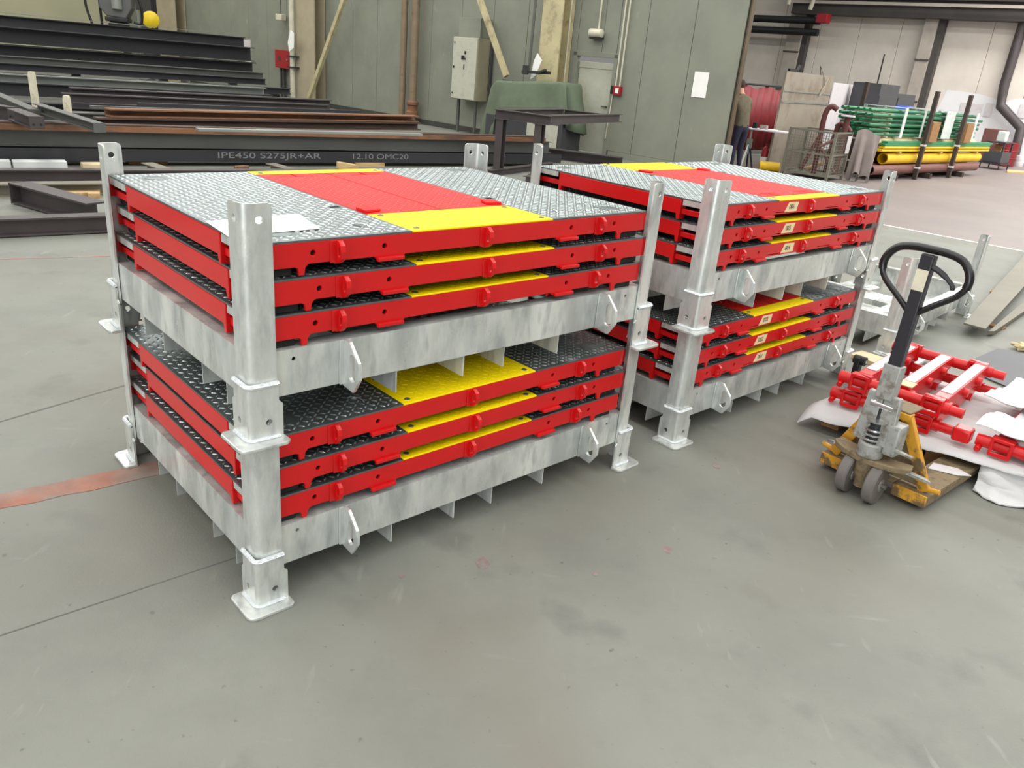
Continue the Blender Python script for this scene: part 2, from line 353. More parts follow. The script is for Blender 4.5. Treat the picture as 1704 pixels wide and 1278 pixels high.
# recess of the door + leaf standing ajar
q = MB(); q.box(9.04, 9.14, -.015, .12, 0, 2.06); q.box(10.12, 10.22, -.015, .12, 0, 2.06); q.box(9.04, 10.22, -.015, .12, 1.98, 2.08)
door = struct(wallobj(q, 'door_1', 'wall_grey', bevel=.006, smooth=False))
q = MB(); q.box(9.15, 10.11, .10, .14, .02, 1.86); q.build('leaf', 'door_cream', door, bevel=.005)
q = MB(); q.box(9.15, 10.11, .085, .1, 1.75, 1.88); q.build('top_rail', 'cabinet', door, bevel=.004)
q = MB(); q.cyl((10.0, .07, 1.0), (10.0, .10, 1.0), .02); q.bar((10.0, .065, 1.0), (9.88, .065, 1.0), .018, .02); q.build('handle', 'steel_grey', door)
# end wall of the hall beyond the steel stock
q = MB(); q.box(-.15, 0, -30, 0, 0, 9)
lw = struct(q.build('wall_left', 'wall_beige', loc=W(-13.4, 0, 0), rz=WROT, smooth=False))
# far wall of the next bay
TF = -17.9
def fwall(x, y, t=0): return wall(x, y, TF + t)
q = MB(); q.box(4, 52, .06, .3, 0, 11); fwl = struct(q.build('wall_far', 'wall_back', loc=W(0, TF, 0), rz=WROT, smooth=False))
s0 = 4
while s0 < 51.5:
    q = MB(); q.box(s0 + .006, s0 + 1.494, 0, .06, 0, 11); q.build('panel', 'wall_far', fwl, bevel=.01, seg=1, smooth=False); s0 += 1.5
# white paint on the lower part of the far wall, with an uneven upper edge
pts = [(1576, 150), (1600, 152), (1632, 157), (1652, 163), (1668, 172), (1682, 166), (1704, 164)]
top = [(sval(fwall(x, y)), fwall(x, y).z) for x, y in pts]; top = [(top[0][0] - .15, top[0][1] - .7)] + top + [(top[-1][0] + 4, top[-1][1]), (top[-1][0] + 4, .02), (top[0][0] - .6, .02)]
q = MB(); q.prism(top, -.004, 0, XZ); q.build('paint_patch', 'wall_paint', fwl, smooth=False)

# ================================================================== GALVANISED POST PALLETS
RL, RW = 1.866, 1.265
def corner_profile(a=.088, t=.008, ro=.034, off=0.0, n=6):
    """L profile with rounded corner; outer faces on the two axes (shifted by -off)"""
    o, ri = -off, ro - t; pts = [(a, o), ]
    arc_o = [(o + ro - ro * math.sin(k / n * math.pi / 2), o + ro - ro * math.cos(k / n * math.pi / 2)) for k in range(n + 1)]
    arc_i = [(o + ro - ri * math.sin(k / n * math.pi / 2), o + ro - ri * math.cos(k / n * math.pi / 2)) for k in range(n, -1, -1)]
    return [(a, o)] + arc_o + [(o, a), (o + t, a)] + arc_i + [(a, o + t)]
def corner_post_mesh():
    a, t, ro, zb, zt = .088, .008, .034, .115, .722
    m = MB(); prof = corner_profile(a, t, ro)
    # rounded corner part
    n = 6; arc_o = [(ro - ro * math.sin(k / n * math.pi / 2), ro - ro * math.cos(k / n * math.pi / 2)) for k in range(n + 1)]
    ri = ro - t; arc_i = [(ro - ri * math.sin(k / n * math.pi / 2), ro - ri * math.cos(k / n * math.pi / 2)) for k in range(n, -1, -1)]
    m.prism(arc_o + arc_i, zb, zt, XYZ)
    fl = [(ro, zb), (a, zb), (a, zt - .014), (a - .004, zt - .004), (a - .014, zt), (ro, zt)]
    m.plate(fl, [circ(.05, zt - .045, .0115, 12)], 0, t, XZ)
    m.plate(fl, [circ(.05, zt - .045, .0115, 12)], 0, t, YZ)
    return m
def sleeve_mesh():
    off = .010; t = .008; ro = .014; a = .1; m = MB(); n = 4; o = -off; ri = ro - t
    arc_o = [(o + ro - ro * math.sin(k / n * math.pi / 2), o + ro - ro * math.cos(k / n * math.pi / 2)) for k in range(n + 1)]
    arc_i = [(o + ro - ri * math.sin(k / n * math.pi / 2), o + ro - ri * math.cos(k / n * math.pi / 2)) for k in range(n, -1, -1)]
    m.prism(arc_o + arc_i, .01, .186, XYZ)
    fl = [(o + ro, .01), (a, .01), (a, .12), (a - .012, .132), (a - .012, .186), (o + ro, .186)]
    m.plate(fl, [circ(.055, .065, .011, 12)], o, o + t, XZ); m.plate(fl, [circ(.055, .065, .011, 12)], o, o + t, YZ)
    return m
def foot_mesh():
    m = MB(); e = .056; r = .03; n = 5; o = -e; q = .106
    arc = [(o + r - r * math.sin(k / n * math.pi / 2), o + r - r * math.cos(k / n * math.pi / 2)) for k in range(n + 1)]
    m.prism([(q - .015, o), ] + arc + [(o, q - .015), (o + .012, q), (-.002, q), (-.002, -.002), (q, -.002), (q, o + .012)], 0, .012, XYZ)
    return m
def weld_mesh(wi):
    m = MB(); off = .009
    for z, r in (((.188, .0085), (.0155, .007))[wi],):
        y = -off if z > .1 else -.013
        pth = [(.088, y, z), (.06, y, z), (.03, y, z), (.006, y, z), (-.003, y + .003, z), (y + .003, -.003, z), (y, .006, z), (y, .03, z), (y, .06, z), (y, .088, z)]
        m.tube(pth, r, 6)
    return m
def mirror(mb, sx, sy):
    o = MB(); o.f = list(mb.f); o.mi = list(mb.mi)
    o.v = [((RL - x) if sx else x, (RW - y) if sy else y, z) for x, y, z in mb.v]; return o
def make_rack():
    root = empty('post_pallet', (0, 0, 0))
    for sx in (0, 1):
        for sy in (0, 1):
            post = mirror(corner_post_mesh(), sx, sy).build('corner_post', 'galv', root)
            mirror(sleeve_mesh(), sx, sy).build('foot_sleeve', 'galv', post)
            mirror(foot_mesh(), sx, sy).build('foot_plate', 'galv', post, bevel=.003)
            for wi in (0, 1): mirror(weld_mesh(wi), sx, sy).build('weld_bead', 'weld', post)
    zb, zt, th = .132, .28, .006
    def long_beam(sy):
        m = MB(); x0, x1 = .06, RL - .06
        m.plate([(x0, zb), (x1, zb), (x1, zt), (x0, zt)], [circ(.15, .247, .007, 10), circ(RL - .165, .247, .007, 10)], .012, .012 + th, XZ)
        m.box(x0, x1, .012 + th, .075, zt - th, zt); m.box(x0, x1, .012 + th, .06, zb, zb + th)
        return (mirror(m, 0, sy)).build('long_beam', 'galv', root)
    def short_beam(sx):
        m = MB(); y0, y1 = .078, RW - .078
        m.plate([(y0, zb), (y1, zb), (y1, zt), (y0, zt)], [], .012, .012 + th, YZ)
        m.box(.012 + th, .075, y0, y1, zt - th - .001, zt - .001); m.box(.012 + th, .06, y0, y1, zb, zb + th)
        return (mirror(m, sx, 0)).build('short_beam', 'galv', root)
    for k in (0, 1): long_beam(k); short_beam(k)
    lugp = [(.011, .284), (-.028, .284), (-.082, .228), (-.088, .205), (-.086, .172), (-.05, .118), (.011, .124)]
    for sy in (0, 1):
        for x in (.325, RL - .325):
            m = MB(); m.plate(lugp, [slot(-.044, .2, .017, .028)], x - .006, x + .006, YZ); m.box(x - .02, x + .02, .004, .0118, .13, .283)
            mirror(m, 0, sy).build('lifting_lug', 'galv', root, bevel=.0025)
    def channel(x0, x1, y0, y1, along_y):
        m = MB(); t = .005; zc0, zc1 = .048, .131
        if along_y:
            m.box(x0, x1, y0, y1, zc1 - t, zc1); m.box(x0, x0 + t, y0, y1, zc0, zc1 - t); m.box(x1 - t, x1, y0, y1, zc0, zc1 - t)
        else:
            m.box(x0, x1, y0, y1, zc1 - t, zc1); m.box(x0, x1, y0, y0 + t, zc0, zc1 - t); m.box(x0, x1, y1 - t, y1, zc0, zc1 - t)
        return m.build('fork_channel', 'galv', root)
    for a, b in ((.53, .83), (1.022, 1.322)): channel(a, b, .02, RW - .02, True)
    for a, b in ((.21, .41), (.76, .96)):
        channel(.02, .528, a, b, False); channel(1.324, RL - .02, a, b, False); channel(.832, 1.02, a, b, False)
    return root
rack0 = make_rack()
AX, AY, AR = -.768, 2.0929, R(43.786)
BX, BY, BR = .8564, 3.6391, R(43.656)
TIER = .612
rack_spots = [(AX, AY, 0, AR, 'lower galvanised post pallet of the front left stack, standing on floor'),
              (AX, AY, TIER, AR, 'upper galvanised post pallet of the front left stack, its posts standing free'),
              (BX, BY, 0, BR, 'lower galvanised post pallet of the stack with numbered tape labels'),
              (BX, BY, TIER, BR, 'upper galvanised post pallet of the stack with numbered tape labels'),
              (2.72, 5.45, 0, R(47.5), 'empty galvanised post pallet on the floor behind the pallet truck')]
for i, (x, y, z, r, lab) in enumerate(rack_spots):
    o = rack0 if i == 0 else copy_tree(rack0)
    o.location = (x, y, z); o.rotation_euler = (0, 0, r); tag(o, lab, 'post pallet', 'galvanised post pallets')

# ================================================================== DECK MODULES
DL, DW, DH = .8725, .6125, .107          # half length, half width, height
def treads(x0, x1, y0, y1, z, g=.0255, ln=.0245, wd=.0072, h=.0024, skip=None):
    m = MB(); nx = int((x1 - x0 - .006) / g); ny = int((y1 - y0 - .006) / g); ox = (x1 - x0 - nx * g) / 2; oy = (y1 - y0 - ny * g) / 2
    for i in range(nx):
        for j in range(ny):
            cx = x0 + ox + (i + .5) * g; cy = y0 + oy + (j + .5) * g
            if skip and skip(cx, cy): continue
            a = math.pi / 4 if (i + j) % 2 else -math.pi / 4; ca, sa = math.cos(a), math.sin(a)
            loc = [(-ln / 2, 0, 0), (-ln * .2, -wd / 2, 0), (ln * .2, -wd / 2, 0), (ln / 2, 0, 0), (ln * .2, wd / 2, 0), (-ln * .2, wd / 2, 0), (-ln * .22, 0, h), (ln * .22, 0, h)]
            vs = [(cx + p[0] * ca - p[1] * sa, cy + p[0] * sa + p[1] * ca, z + p[2]) for p in loc]
            m.add(vs, [(0, 1, 6), (1, 2, 7, 6), (2, 3, 7), (3, 4, 7), (4, 5, 6, 7), (5, 0, 6)])
    return m
def tread_obj(parent, matn, *a, **k):
    me_m = treads(*a, **k); me = bpy.data.meshes.new('tread_pattern'); me.from_pydata(me_m.v, [], me_m.f); me.materials.append(MATS[matn])
    o = bpy.data.objects.new('tread_pattern', me); COL.objects.link(o); o.parent = parent; o['kind'] = 'stuff'; return o
def make_deck():
    root = empty('deck_module', (0, 0, 0)); zt = .1; zp = .1005; zq = DH - .0005
    def side(back):
        xs = [(-DL, zt), (-DL, .027), (-.735, .027), (-.724, .022), (-.722, .001), (-.704, .001), (-.70, .024), (-.69, .034), (-.612, .034), (-.602, .026), (-.576, .026), (-.566, .034),
              (-.462, .034), (-.452, .024), (-.352, .024), (-.346, .034), (-.03, .034), (-.014, .026)]
        pts = xs + [(-x, z) for x, z in xs[::-1]]
        pts = pts[::-1]
        holes = [circ(s * a, .066, .009, 10) for s in (-1, 1) for a in (.675, .425)]
        if back: holes += [[(x0, .041), (x0 + .14, .041), (x0 + .14, .045), (x0, .045)] for x0 in (-.63, -.33, .19, .49)]
        m = MB(); y0 = -DW if not back else DW - .012
        m.plate(pts, holes, y0, y0 + .012, XZ)
        o = m.build('side_beam', 'red', root, bevel=.0018, seg=2)
        # black box behind the plate, painted shade of the hollow beam
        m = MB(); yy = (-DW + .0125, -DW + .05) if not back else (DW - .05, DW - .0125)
        m.box(-DL + .03, DL - .03, yy[0], yy[1], .036, .0995); m.build('hollow_shade', 'shade_black', o)
        for x in (-.59, -.003, .59):
            m = MB(); s = -1 if not back else 1; yb = s * DW
            pr = [(yb, .098), (yb + s * .012, .098), (yb + s * .027, .086), (yb + s * .031, .066), (yb + s * .026, .044), (yb + s * .012, .03), (yb, .028)]
            m.plate(pr, [slot(yb + s * .0165, .064, .006, .01, 5)], x - .008, x + .008, YZ)
            m.box(x - .03, x + .012, min(yb, yb + s * .003), max(yb, yb + s * .003), .03, .098)
            m.build('lug', 'red', o, bevel=.0015)
        for x in (-.407, .407):
            m = MB(); s = -1 if not back else 1; ya_, yb_ = sorted((s * DW, s * (DW + .016)))
            m.box(x - .05, x + .05, ya_, yb_, .02, .033); m.build('pad', 'red', o, bevel=.003)
        return o
    side(False); side(True)
    for s in (-1, 1):
        # end beam set off-centre, mirrored by rotation at the other end
        def f(x, y, z): return (s * -x * 1.0, s * -y, z) if s > 0 else (x, y, z)
        m = MB(); m.prism([(-.415, .0995), (-.415, .004), (-.398, .004), (-.392, .03), (.392, .03), (.398, .004), (.415, .004), (.415, .0995)], -DL, -DL + .045, lambda a, b, c: f(c, a, b))
        e = m.build('end_beam', 'red', root, bevel=.003)
        for ra, rb in ((-DW + .013, -.416), (.416, DW - .013)): m = MB(); m.box(-DL + .012, -DL + .05, ra, rb, .03, .056, fn=f); m.build('lower_rail', 'red', root, bevel=.003)
        for y0, y1 in ((-DW + .016, -DW + .11), (DW - .11, DW - .016)):
            m = MB(); m.box(s * DL - s * .135 if s > 0 else -DL + .03, DL - .03 if s > 0 else -DL + .135, y0, y1, .0, .0265); m.build('shade_block', 'shade_black', root, bevel=.002)  # black block in place of the shadow under the deck end
    # galvanised chequer plates with down-turned lips
    for s in (-1, 1):
        x0, x1 = (-DL, -.321) if s < 0 else (.321, DL)
        m = MB(); hx = s * .36; hole = [(hx - .02, -.20), (hx + .02, -.20), (hx + .02, -.178), (hx - .02, -.178)]
        m.plate([(x0, -DW), (x1, -DW), (x1, DW), (x0, DW)], [hole], zp, zq, XYZ)
        pl = m.build('chequer_plate', 'galv_plate', root)
        dx, dy = (-DL + .135, -DW + .1) if s < 0 else (DL - .135, -DW + .1)
        def sk(x, y, dx=dx, dy=dy, hx=hx): return any(math.hypot(x - a, y - b) < .05 for a, b in ((dx, dy), (dx, -dy))) or (abs(x - hx) < .03 and abs(y + .19) < .022)
        tread_obj(pl, 'galv_tread', x0, x1, -DW, DW, zq, skip=sk)
        for yy in (dy, -dy):
            m = MB(); m.lathe([(.042, 0), (.042, .001), (.036, .0022), (.0, .0022)], (dx, yy, zq - .0002), (0, 0, 1), 20); m.build('cover_disc', 'galv_plate', pl)
        yr = ((-DW + .005, -.425), (.425, DW - .005))
        for a, b in yr: m = MB(); m.box(*( (-DL + .0005, -DL + .006) if s < 0 else (DL - .006, DL - .0005)), a, b, .074, zp - .0003); m.build('edge_lip', 'galv', pl, bevel=.001)
        m = MB(); hy = -DW + .095; hx2 = s * .43
        m.tube([(hx2 + s * .03, hy + .05, zq), (hx2 + s * .02, hy + .04, zq + .006), (hx2 + s * .004, hy + .02, zq + .007), (hx2, hy, zq + .006), (hx2 - s * .002, hy - .012, zq)], .0028, 6); m.build('pull_ring', 'chrome', pl)
    # yellow plates: a wide one at the front, a narrow one at the back
    for (y0, y1) in ((-DW, -DW + .272), (DW - .085, DW)):
        m = MB(); m.box(-.32, .32, y0, y1, zp, zq + .0005); y = m.build('yellow_plate', 'yellow', root, bevel=.0015)
        tread_obj(y, 'yellow', -.32, .32, y0, y1, zq + .0005, h=.0012)
        for bx_, by_ in [(sx * .285, (y0 + .03 if k == 0 else y1 - .03)) for sx in (-1, 1) for k in ((0, 1) if y1 - y0 > .15 else (0,))]:
            m = MB(); m.lathe([(.011, 0), (.011, .002), (.008, .0035), (.004, .0035), (.004, .001)], (bx_, by_, zq + .0006), (0, 0, 1), 10); m.build('bolt', 'bolt', y)
    # red lids
    ya, yb = -DW + .274, DW - .087
    for s in (-1, 1):
        x0, x1 = (-.319, -.002) if s < 0 else (.002, .319)
        cx = s * .17; cut = [(cx - .075, yb - .075), (cx + .075, yb - .075), (cx + .075, yb - .069), (cx + .005, yb - .069), (cx + .005, yb - .012), (cx - .005, yb - .012), (cx - .005, yb - .069), (cx - .075, yb - .069)]
        m = MB(); m.plate([(x0, ya), (x1, ya), (x1, yb), (x0, yb)], [cut], zp, zq + .0008, XYZ)
        ld = m.build('lid', 'red_lid', root)
        tread_obj(ld, 'red_tread', x0, x1, ya, yb, zq + .0008, h=.0012, skip=lambda x, y, cx=cx: abs(x - cx) < .09 and y > yb - .095 or (abs(x - s * .27) < .05 and y < ya + .1))
        m = MB(); m.prism([(x1 - .075, ya + .03), (x1 - .005, ya + .015), (x1 - .005, ya + .085), (x1 - .055, ya + .09)] if s > 0 else [(x0 + .075, ya + .03), (x0 + .055, ya + .09), (x0 + .005, ya + .085), (x0 + .005, ya + .015)], zq + .001, zq + .011, XYZ)
        m.build('handle_block', 'red_lid', ld, bevel=.003)
    m = MB(); m.box(-DL + .05, DL - .05, -DW + .06, DW - .06, .088, .0995); m.build('gap_shade', 'shade_black', root)  # black slab under the plates, painted shade for the gaps between decks
    return root
deck0 = make_deck()
lv = ['lowest', 'middle', 'topmost']
def text_mesh(txt, size, matn):
    cu = bpy.data.curves.new('lettering', 'FONT'); cu.body = txt; cu.size = size; cu.align_x = 'CENTER'; cu.align_y = 'CENTER'; cu.extrude = .0004
    o = bpy.data.objects.new('lettering', cu); COL.objects.link(o); dg = bpy.context.evaluated_depsgraph_get(); dg.update()
    me = bpy.data.meshes.new_from_object(o.evaluated_get(dg)); bpy.data.objects.remove(o); me.materials.clear(); me.materials.append(MATS[matn]); return me
labels_u = {0: (.723, '001', -.10), 1: (.682, '002', .05), 2: (.701, '003', -.04), 3: (.76, '004', -.12), 4: (.714, '005', .02), 5: (.716, '006', -.06)}
first = True
for st, (sx_, sy_, sr, nm) in enumerate([(AX, AY, AR, 'front left stack'), (BX, BY, BR, 'labelled stack behind')]):
    U = Vector((math.cos(sr), math.sin(sr), 0)); V = Vector((-math.sin(sr), math.cos(sr), 0))
    for tier in (0, 1):
        for k in range(3):
            o = deck0 if first else copy_tree(deck0); first = False
            jx = [0, .012, -.004][k] * (1 if st == 0 else .6) + (.004 if tier else -.006); jy = [0, -.004, .003][k]
            P = Vector((sx_, sy_, 0)) + U * (.9 + jx) + V * (.632 + jy)
            o.location = (P.x, P.y, TIER * tier + .2805 + k * (DH + .0022)); o.rotation_euler = (0, 0, sr + (math.pi if st else 0))
            if st == 0:
                lab = f'{lv[k]} red deck module in the {["lower", "upper"][tier]} crate of the front left stack'
            else:
                lab = f'{lv[k]} tape-labelled red deck module in the {["lower", "upper"][tier]} crate of the right stack'
            tag(o, lab, 'deck module', 'red and yellow deck modules in the crates')
            if st == 1:
                u, txt, tl = labels_u[tier * 3 + k]; lx = -(u - .9 - jx); zc = .066
                m = MB(); yb = DW + .0002; wv = .052
                m.prism([(lx - wv + .012 * tl * 5, .042), (lx + wv + .012, .042), (lx + wv - .018, .092), (lx - wv - .012, .09)], yb, yb + .0006, XZ)
                tl_o = m.build('tape_label', 'masking_tape', o, smooth=False)
                me = text_mesh(txt, .034, 'ink'); t = bpy.data.objects.new('lettering', me); COL.objects.link(t); t.parent = tl_o
                t.location = (lx, yb + .001, zc); t.rotation_euler = (math.pi / 2, tl * 0, math.pi)
# the white sheet of paper on the topmost deck of the left stack
pz = TIER + .2805 + 2 * (DH + .0022) + DH + .002
m = MB(); pp = [at(x, y, pz) for x, y in [(342, 369), (496, 356), (533, 381), (380, 394)]]
m.add([(p.x, p.y, pz + .0004) for p in pp] + [(p.x, p.y, pz + .0014) for p in pp], [(3, 2, 1, 0), (4, 5, 6, 7), (0, 1, 5, 4), (1, 2, 6, 5), (2, 3, 7, 6), (3, 0, 4, 7)])
tag(m.build('paper_sheet', 'paper', smooth=False), 'blank white paper sheet lying on the chequer plate behind the corner post', 'paper')

# ================================================================== PALLET TRUCK
TB = Vector((1.67, 3.277, 0)); TA = R(42)
tf = empty('pallet_truck', TB, TA, 'worn yellow hand pallet truck with black loop handle and twin steer wheels', 'pallet truck')
# local: x forward along the forks, y to the left; photo right is -y
def smooth_path(pts, n=6):
    out = []; P = [Vector(p) for p in pts]
    for i in range(len(P) - 1):
        a = P[max(i - 1, 0)]; b = P[i]; c = P[i + 1]; d = P[min(i + 2, len(P) - 1)]
        for k in range(n):
            t = k / n; out.append(.5 * ((2 * b) + (c - a) * t + (2 * a - 5 * b + 4 * c - d) * t * t + (3 * b - a - 3 * c + d) * t ** 3))
    out.append(P[-1]); return out
for y in (.066, -.066):
    st_ = R(-4); ax = Vector((math.sin(st_), math.cos(st_), 0)); c = Vector((0.0, y, .095))
    m = MB(); m.lathe([(.07, -.025), (.089, -.025), (.095, -.019), (.095, .019), (.089, .025), (.07, .025)], c, ax, 30)
    w = m.build('steer_wheel', 'wheel_tyre', tf)
    m = MB(); m.lathe([(.018, -.03), (.03, -.028), (.032, -.02), (.058, -.018), (.0705, -.024), (.0705, .024), (.058, .018), (.032, .02), (.03, .028), (.018, .03)], c, ax, 30); m.build('wheel_hub', 'wheel_hub', w)
    for k in range(5):
        a = k * 2 * math.pi / 5; u = Vector((0, 0, 1)); f = ax.cross(u); dd = u * math.cos(a) + f * math.sin(a)
        m = MB(); m.bar(c + dd * .028, c + dd * .066, .05, .016, up=ax); m.build('spoke', 'wheel_hub', w)
m = MB(); m.cyl((0, -.115, .095), (0, .115, .095), .012); m.build('axle', 'steel_grey', tf)
m = MB(); m.lathe([(.03, .055), (.032, .1), (.044, .12), (.046, .19)], (0, 0, 0), (0, 0, 1), 20); m.build('steer_column', 'truck_dirt', tf)
# turntable plate: crescent lying across above the wheels
m = MB(); out_ = []; inn = []
for k in range(13):
    a = -1.15 + 2.3 * k / 12; out_.append((.09 - .135 * math.cos(a), .185 * math.sin(a) / math.sin(1.15))); inn.append((.115 - .05 * math.cos(a), .17 * math.sin(a) / math.sin(1.15)))
m.prism(out_ + inn[::-1], .185, .212, XYZ); m.build('turntable_plate', 'truck_dirt', tf, bevel=.004)
# pump housing, spring, plunger
m = MB(); n_ = 18; pts = [(.006 + .062 * math.cos(2 * math.pi * k / n_), .058 * math.sin(2 * math.pi * k / n_)) for k in range(n_)]
m.prism(pts, .213, .285, XYZ); pump = m.build('pump_housing', 'truck_grey', tf, bevel=.008)
m = MB(); m.box(-.02, .07, -.115, -.055, .25, .40); m.build('valve_block', 'truck_grey', pump, bevel=.012)
m = MB(); m.bar((-.005, -.11, .29), (-.01, -.19, .285), .02, .012); m.build('release_pedal', 'truck_grey', pump, bevel=.003)
m = MB(); m.lathe([(.034, .285), (.034, .35), (.03, .352), (.03, .39), (.014, .392), (.014, .45)], (0, .0, 0), (0, 0, 1), 16); m.build('plunger', 'steel_dark', pump)
m = MB(); m.tube([(.042 * math.cos(k * .5), .042 * math.sin(k * .5), .288 + k * .0019) for k in range(44)], .006, 6); m.build('spring', 'chrome', pump)
m = MB(); m.lathe([(.02, .385), (.05, .388), (.052, .396), (.02, .40)], (0, 0, 0), (0, 0, 1), 18); m.build('spring_cap', 'chrome', pump)
m = MB(); m.cyl((-.0, -.05, .465), (0, .05, .465), .018); m.build('plunger_roller', 'chrome', pump)
# handle: grey yoke, black shaft, loop, trigger
hp0, hp1 = Vector((-.005, 0, .30)), Vector((.035, 0, 1.165)); hd = (hp1 - hp0).normalized()
m = MB()
for s in (-1, 1): m.bar(hp0 + Vector((0, s * .052, -.02)), hp0 + hd * .22 + Vector((0, s * .036, 0)), .03, .075, up=(0, 1, 0))
m.bar(hp0 + hd * .2, hp0 + hd * .36, .078, .06, up=(1, 0, 0)); yk = m.build('handle_yoke', 'truck_grey', tf, bevel=.006)
m = MB(); m.bar(hp0 + hd * .34, hp1 + hd * -.012, .056, .045, up=(1, 0, 0)); sh = m.build('handle_shaft', 'shaft_black', tf, bevel=.006)
m = MB(); q0 = hp0 + hd * .70; m.bar(q0 + Vector((-.024, .0, .0)), q0 + hd * .09 + Vector((-.024, 0, 0)), .05, .002, up=(1, 0, 0)); m.build('worn_label', 'post_cream', sh)
def hpt(y, z): k = (z - hp0.z) / (hp1.z - hp0.z); return Vector((hp0.x + (hp1.x - hp0.x) * k, y, z))
loop = [(.022, .905), (.075, .95), (.15, 1.01), (.178, 1.06), (.172, 1.11), (.135, 1.155), (.07, 1.172), (0, 1.174)]
loop = smooth_path([hpt(y, z) for y, z in loop], 5); loop = loop + [Vector((p.x, -p.y, p.z)) for p in loop[::-1][1:]]
m = MB(); m.tube(loop, .0135, 12); lp = m.build('loop_handle', 'black_grip', tf)
gi = [p for p in loop if p.z > 1.05]
m = MB(); m.tube(gi, .0175, 12); m.build('grip', 'black_grip', lp)
m = MB(); m.tube(smooth_path([hpt(-.03, 1.105) + Vector((-.006, 0, 0)), hpt(-.075, 1.09) + Vector((-.015, 0, 0)), hpt(-.125, 1.058) + Vector((-.02, 0, 0)), hpt(-.135, 1.035) + Vector((-.02, 0, 0))], 4), [.013] * 6 + [.01] * 6 + [.007], 8); m.build('control_lever', 'steel_dark', lp)
# forks, A-frame, front plates
for s in (-1, 1):
    ya, yb = sorted((s * .105, s * .262))
    m = MB(); m.box(.115, 1.24, ya, yb, .072, .082); m.box(.115, 1.24, ya, ya + .008, .032, .072); m.box(.115, 1.24, yb - .008, yb, .032, .072)
    m.prism([(1.24, ya), (1.24, yb), (1.31, (ya + yb) / 2 + .03), (1.31, (ya + yb) / 2 - .03)], .04, .082, XYZ)
    fk = m.build('fork', 'truck_dirt', tf, bevel=.003)
    m = MB(); m.prism([(ya, .028), (yb, .028), (yb, .086), (ya, .086)] , .103, .114, YZ); m.build('fork_front_plate', 'truck_yellow', fk, bevel=.004)
    m = MB(); m.cyl((1.12, ya + .02, .032), (1.12, yb - .02, .032), .03, 16); m.build('load_roller', 'wheel_tyre', fk)
    m = MB(); m.bar((.16, s * .225, .085), (.135, s * .07, .40), .052, .03, up=(1, 0, 0)); lg = m.build('a_frame_leg', 'truck_yellow', tf, bevel=.004)
    m = MB(); m.cyl((.155, s * .235, .1), (.155, s * .29, .11), .012, 10); m.build('link_pin', 'truck_yellow', lg)
m = MB(); m.bar((.135, -.09, .405), (.135, .09, .405), .05, .035); m.build('a_frame_top', 'truck_yellow', tf, bevel=.004)
m = MB(); m.prism([(-.21, .087), (.21, .087), (.07, .39), (-.07, .39)], .175, .181, YZ); m.build('a_frame_plate', 'truck_dirt', tf, bevel=.002)
m = MB(); m.prism([(.12, -.085), (.26, -.085), (.26, .085), (.12, .085)], .4235, .431, XYZ); m.build('top_plate', 'truck_dirt', tf, bevel=.003)
m = MB(); m.box(.117, .3, -.1, .1, .074, .082); m.build('bridge_plate', 'truck_dirt', tf)
for s in (-1, 1): m = MB(); m.bar((.03, s * .16, .196), (.13, s * .235, .15), .045, .012); m.build('push_rod', 'truck_grey', tf)
# ================================================================== PALLET WITH RED STEP FRAMES
def TL(F, X, z=0): return TB + Vector((math.cos(TA), math.sin(TA), 0)) * F + Vector((math.sin(TA), -math.cos(TA), 0)) * X + Vector((0, 0, z))
pal = empty('wooden_pallet', TL(.60, -.53), TA + R(7), 'low wooden pallet under the white foam and red step frames', 'pallet')
# local: x along forks, y left; photo right is -y
for k in range(7): m = MB(); m.box(.02 + k * .145, .02 + k * .145 + .1, -1.2, 0, .115, .137); m.build('deck_board', 'wood_old', pal, bevel=.002)
for y in (-.05, -.6, -1.15):
    m = MB(); m.box(0, 1.0, y - .05, y + .05, .0, .02); m.build('bottom_board', 'wood_old', pal, bevel=.002)
    for x in (.06, .5, .94): m = MB(); m.box(x - .06, x + .06, y - .049, y + .049, .021, .114); m.build('block', 'wood_old', pal, bevel=.002)
def sheet(name, fn, nu, nv, matn, label, cat, thick=.012):
    vs = [fn(i / nu, j / nv) for i in range(nu + 1) for j in range(nv + 1)]
    fs = [(i * (nv + 1) + j, (i + 1) * (nv + 1) + j, (i + 1) * (nv + 1) + j + 1, i * (nv + 1) + j + 1) for i in range(nu) for j in range(nv)]
    top = len(vs); vs2 = [(v[0], v[1], v[2] + thick) for v in vs]
    m = MB(); m.add(vs + vs2, [f[::-1] for f in fs] + [tuple(i + top for i in f) for f in fs])
    rim = [(i, 0) for i in range(nu + 1)] + [(nu, j) for j in range(1, nv + 1)] + [(i, nv) for i in range(nu - 1, -1, -1)] + [(0, j) for j in range(nv - 1, 0, -1)]
    ids = [i * (nv + 1) + j for i, j in rim]
    m.f += [(ids[k], ids[(k + 1) % len(ids)], ids[(k + 1) % len(ids)] + top, ids[k] + top) for k in range(len(ids))]; m.mi += [0] * len(ids)
    o = m.build(name, matn, ang=70); tag(o, label, cat); return o
from mathutils import noise as mn
def nz(x, y, sc=4, seed=0): return mn.noise(Vector((x * sc + seed, y * sc - seed, seed)))
def crumple(a, b, sd, amp): return amp * (nz(a, b, 3.1, sd) + .6 * nz(a, b, 7.3, sd + 3) + .35 * nz(a, b, 15, sd + 7))
def pedge(X): return .60 + .123 * (X + .53)          # front edge of the pallet in truck coordinates
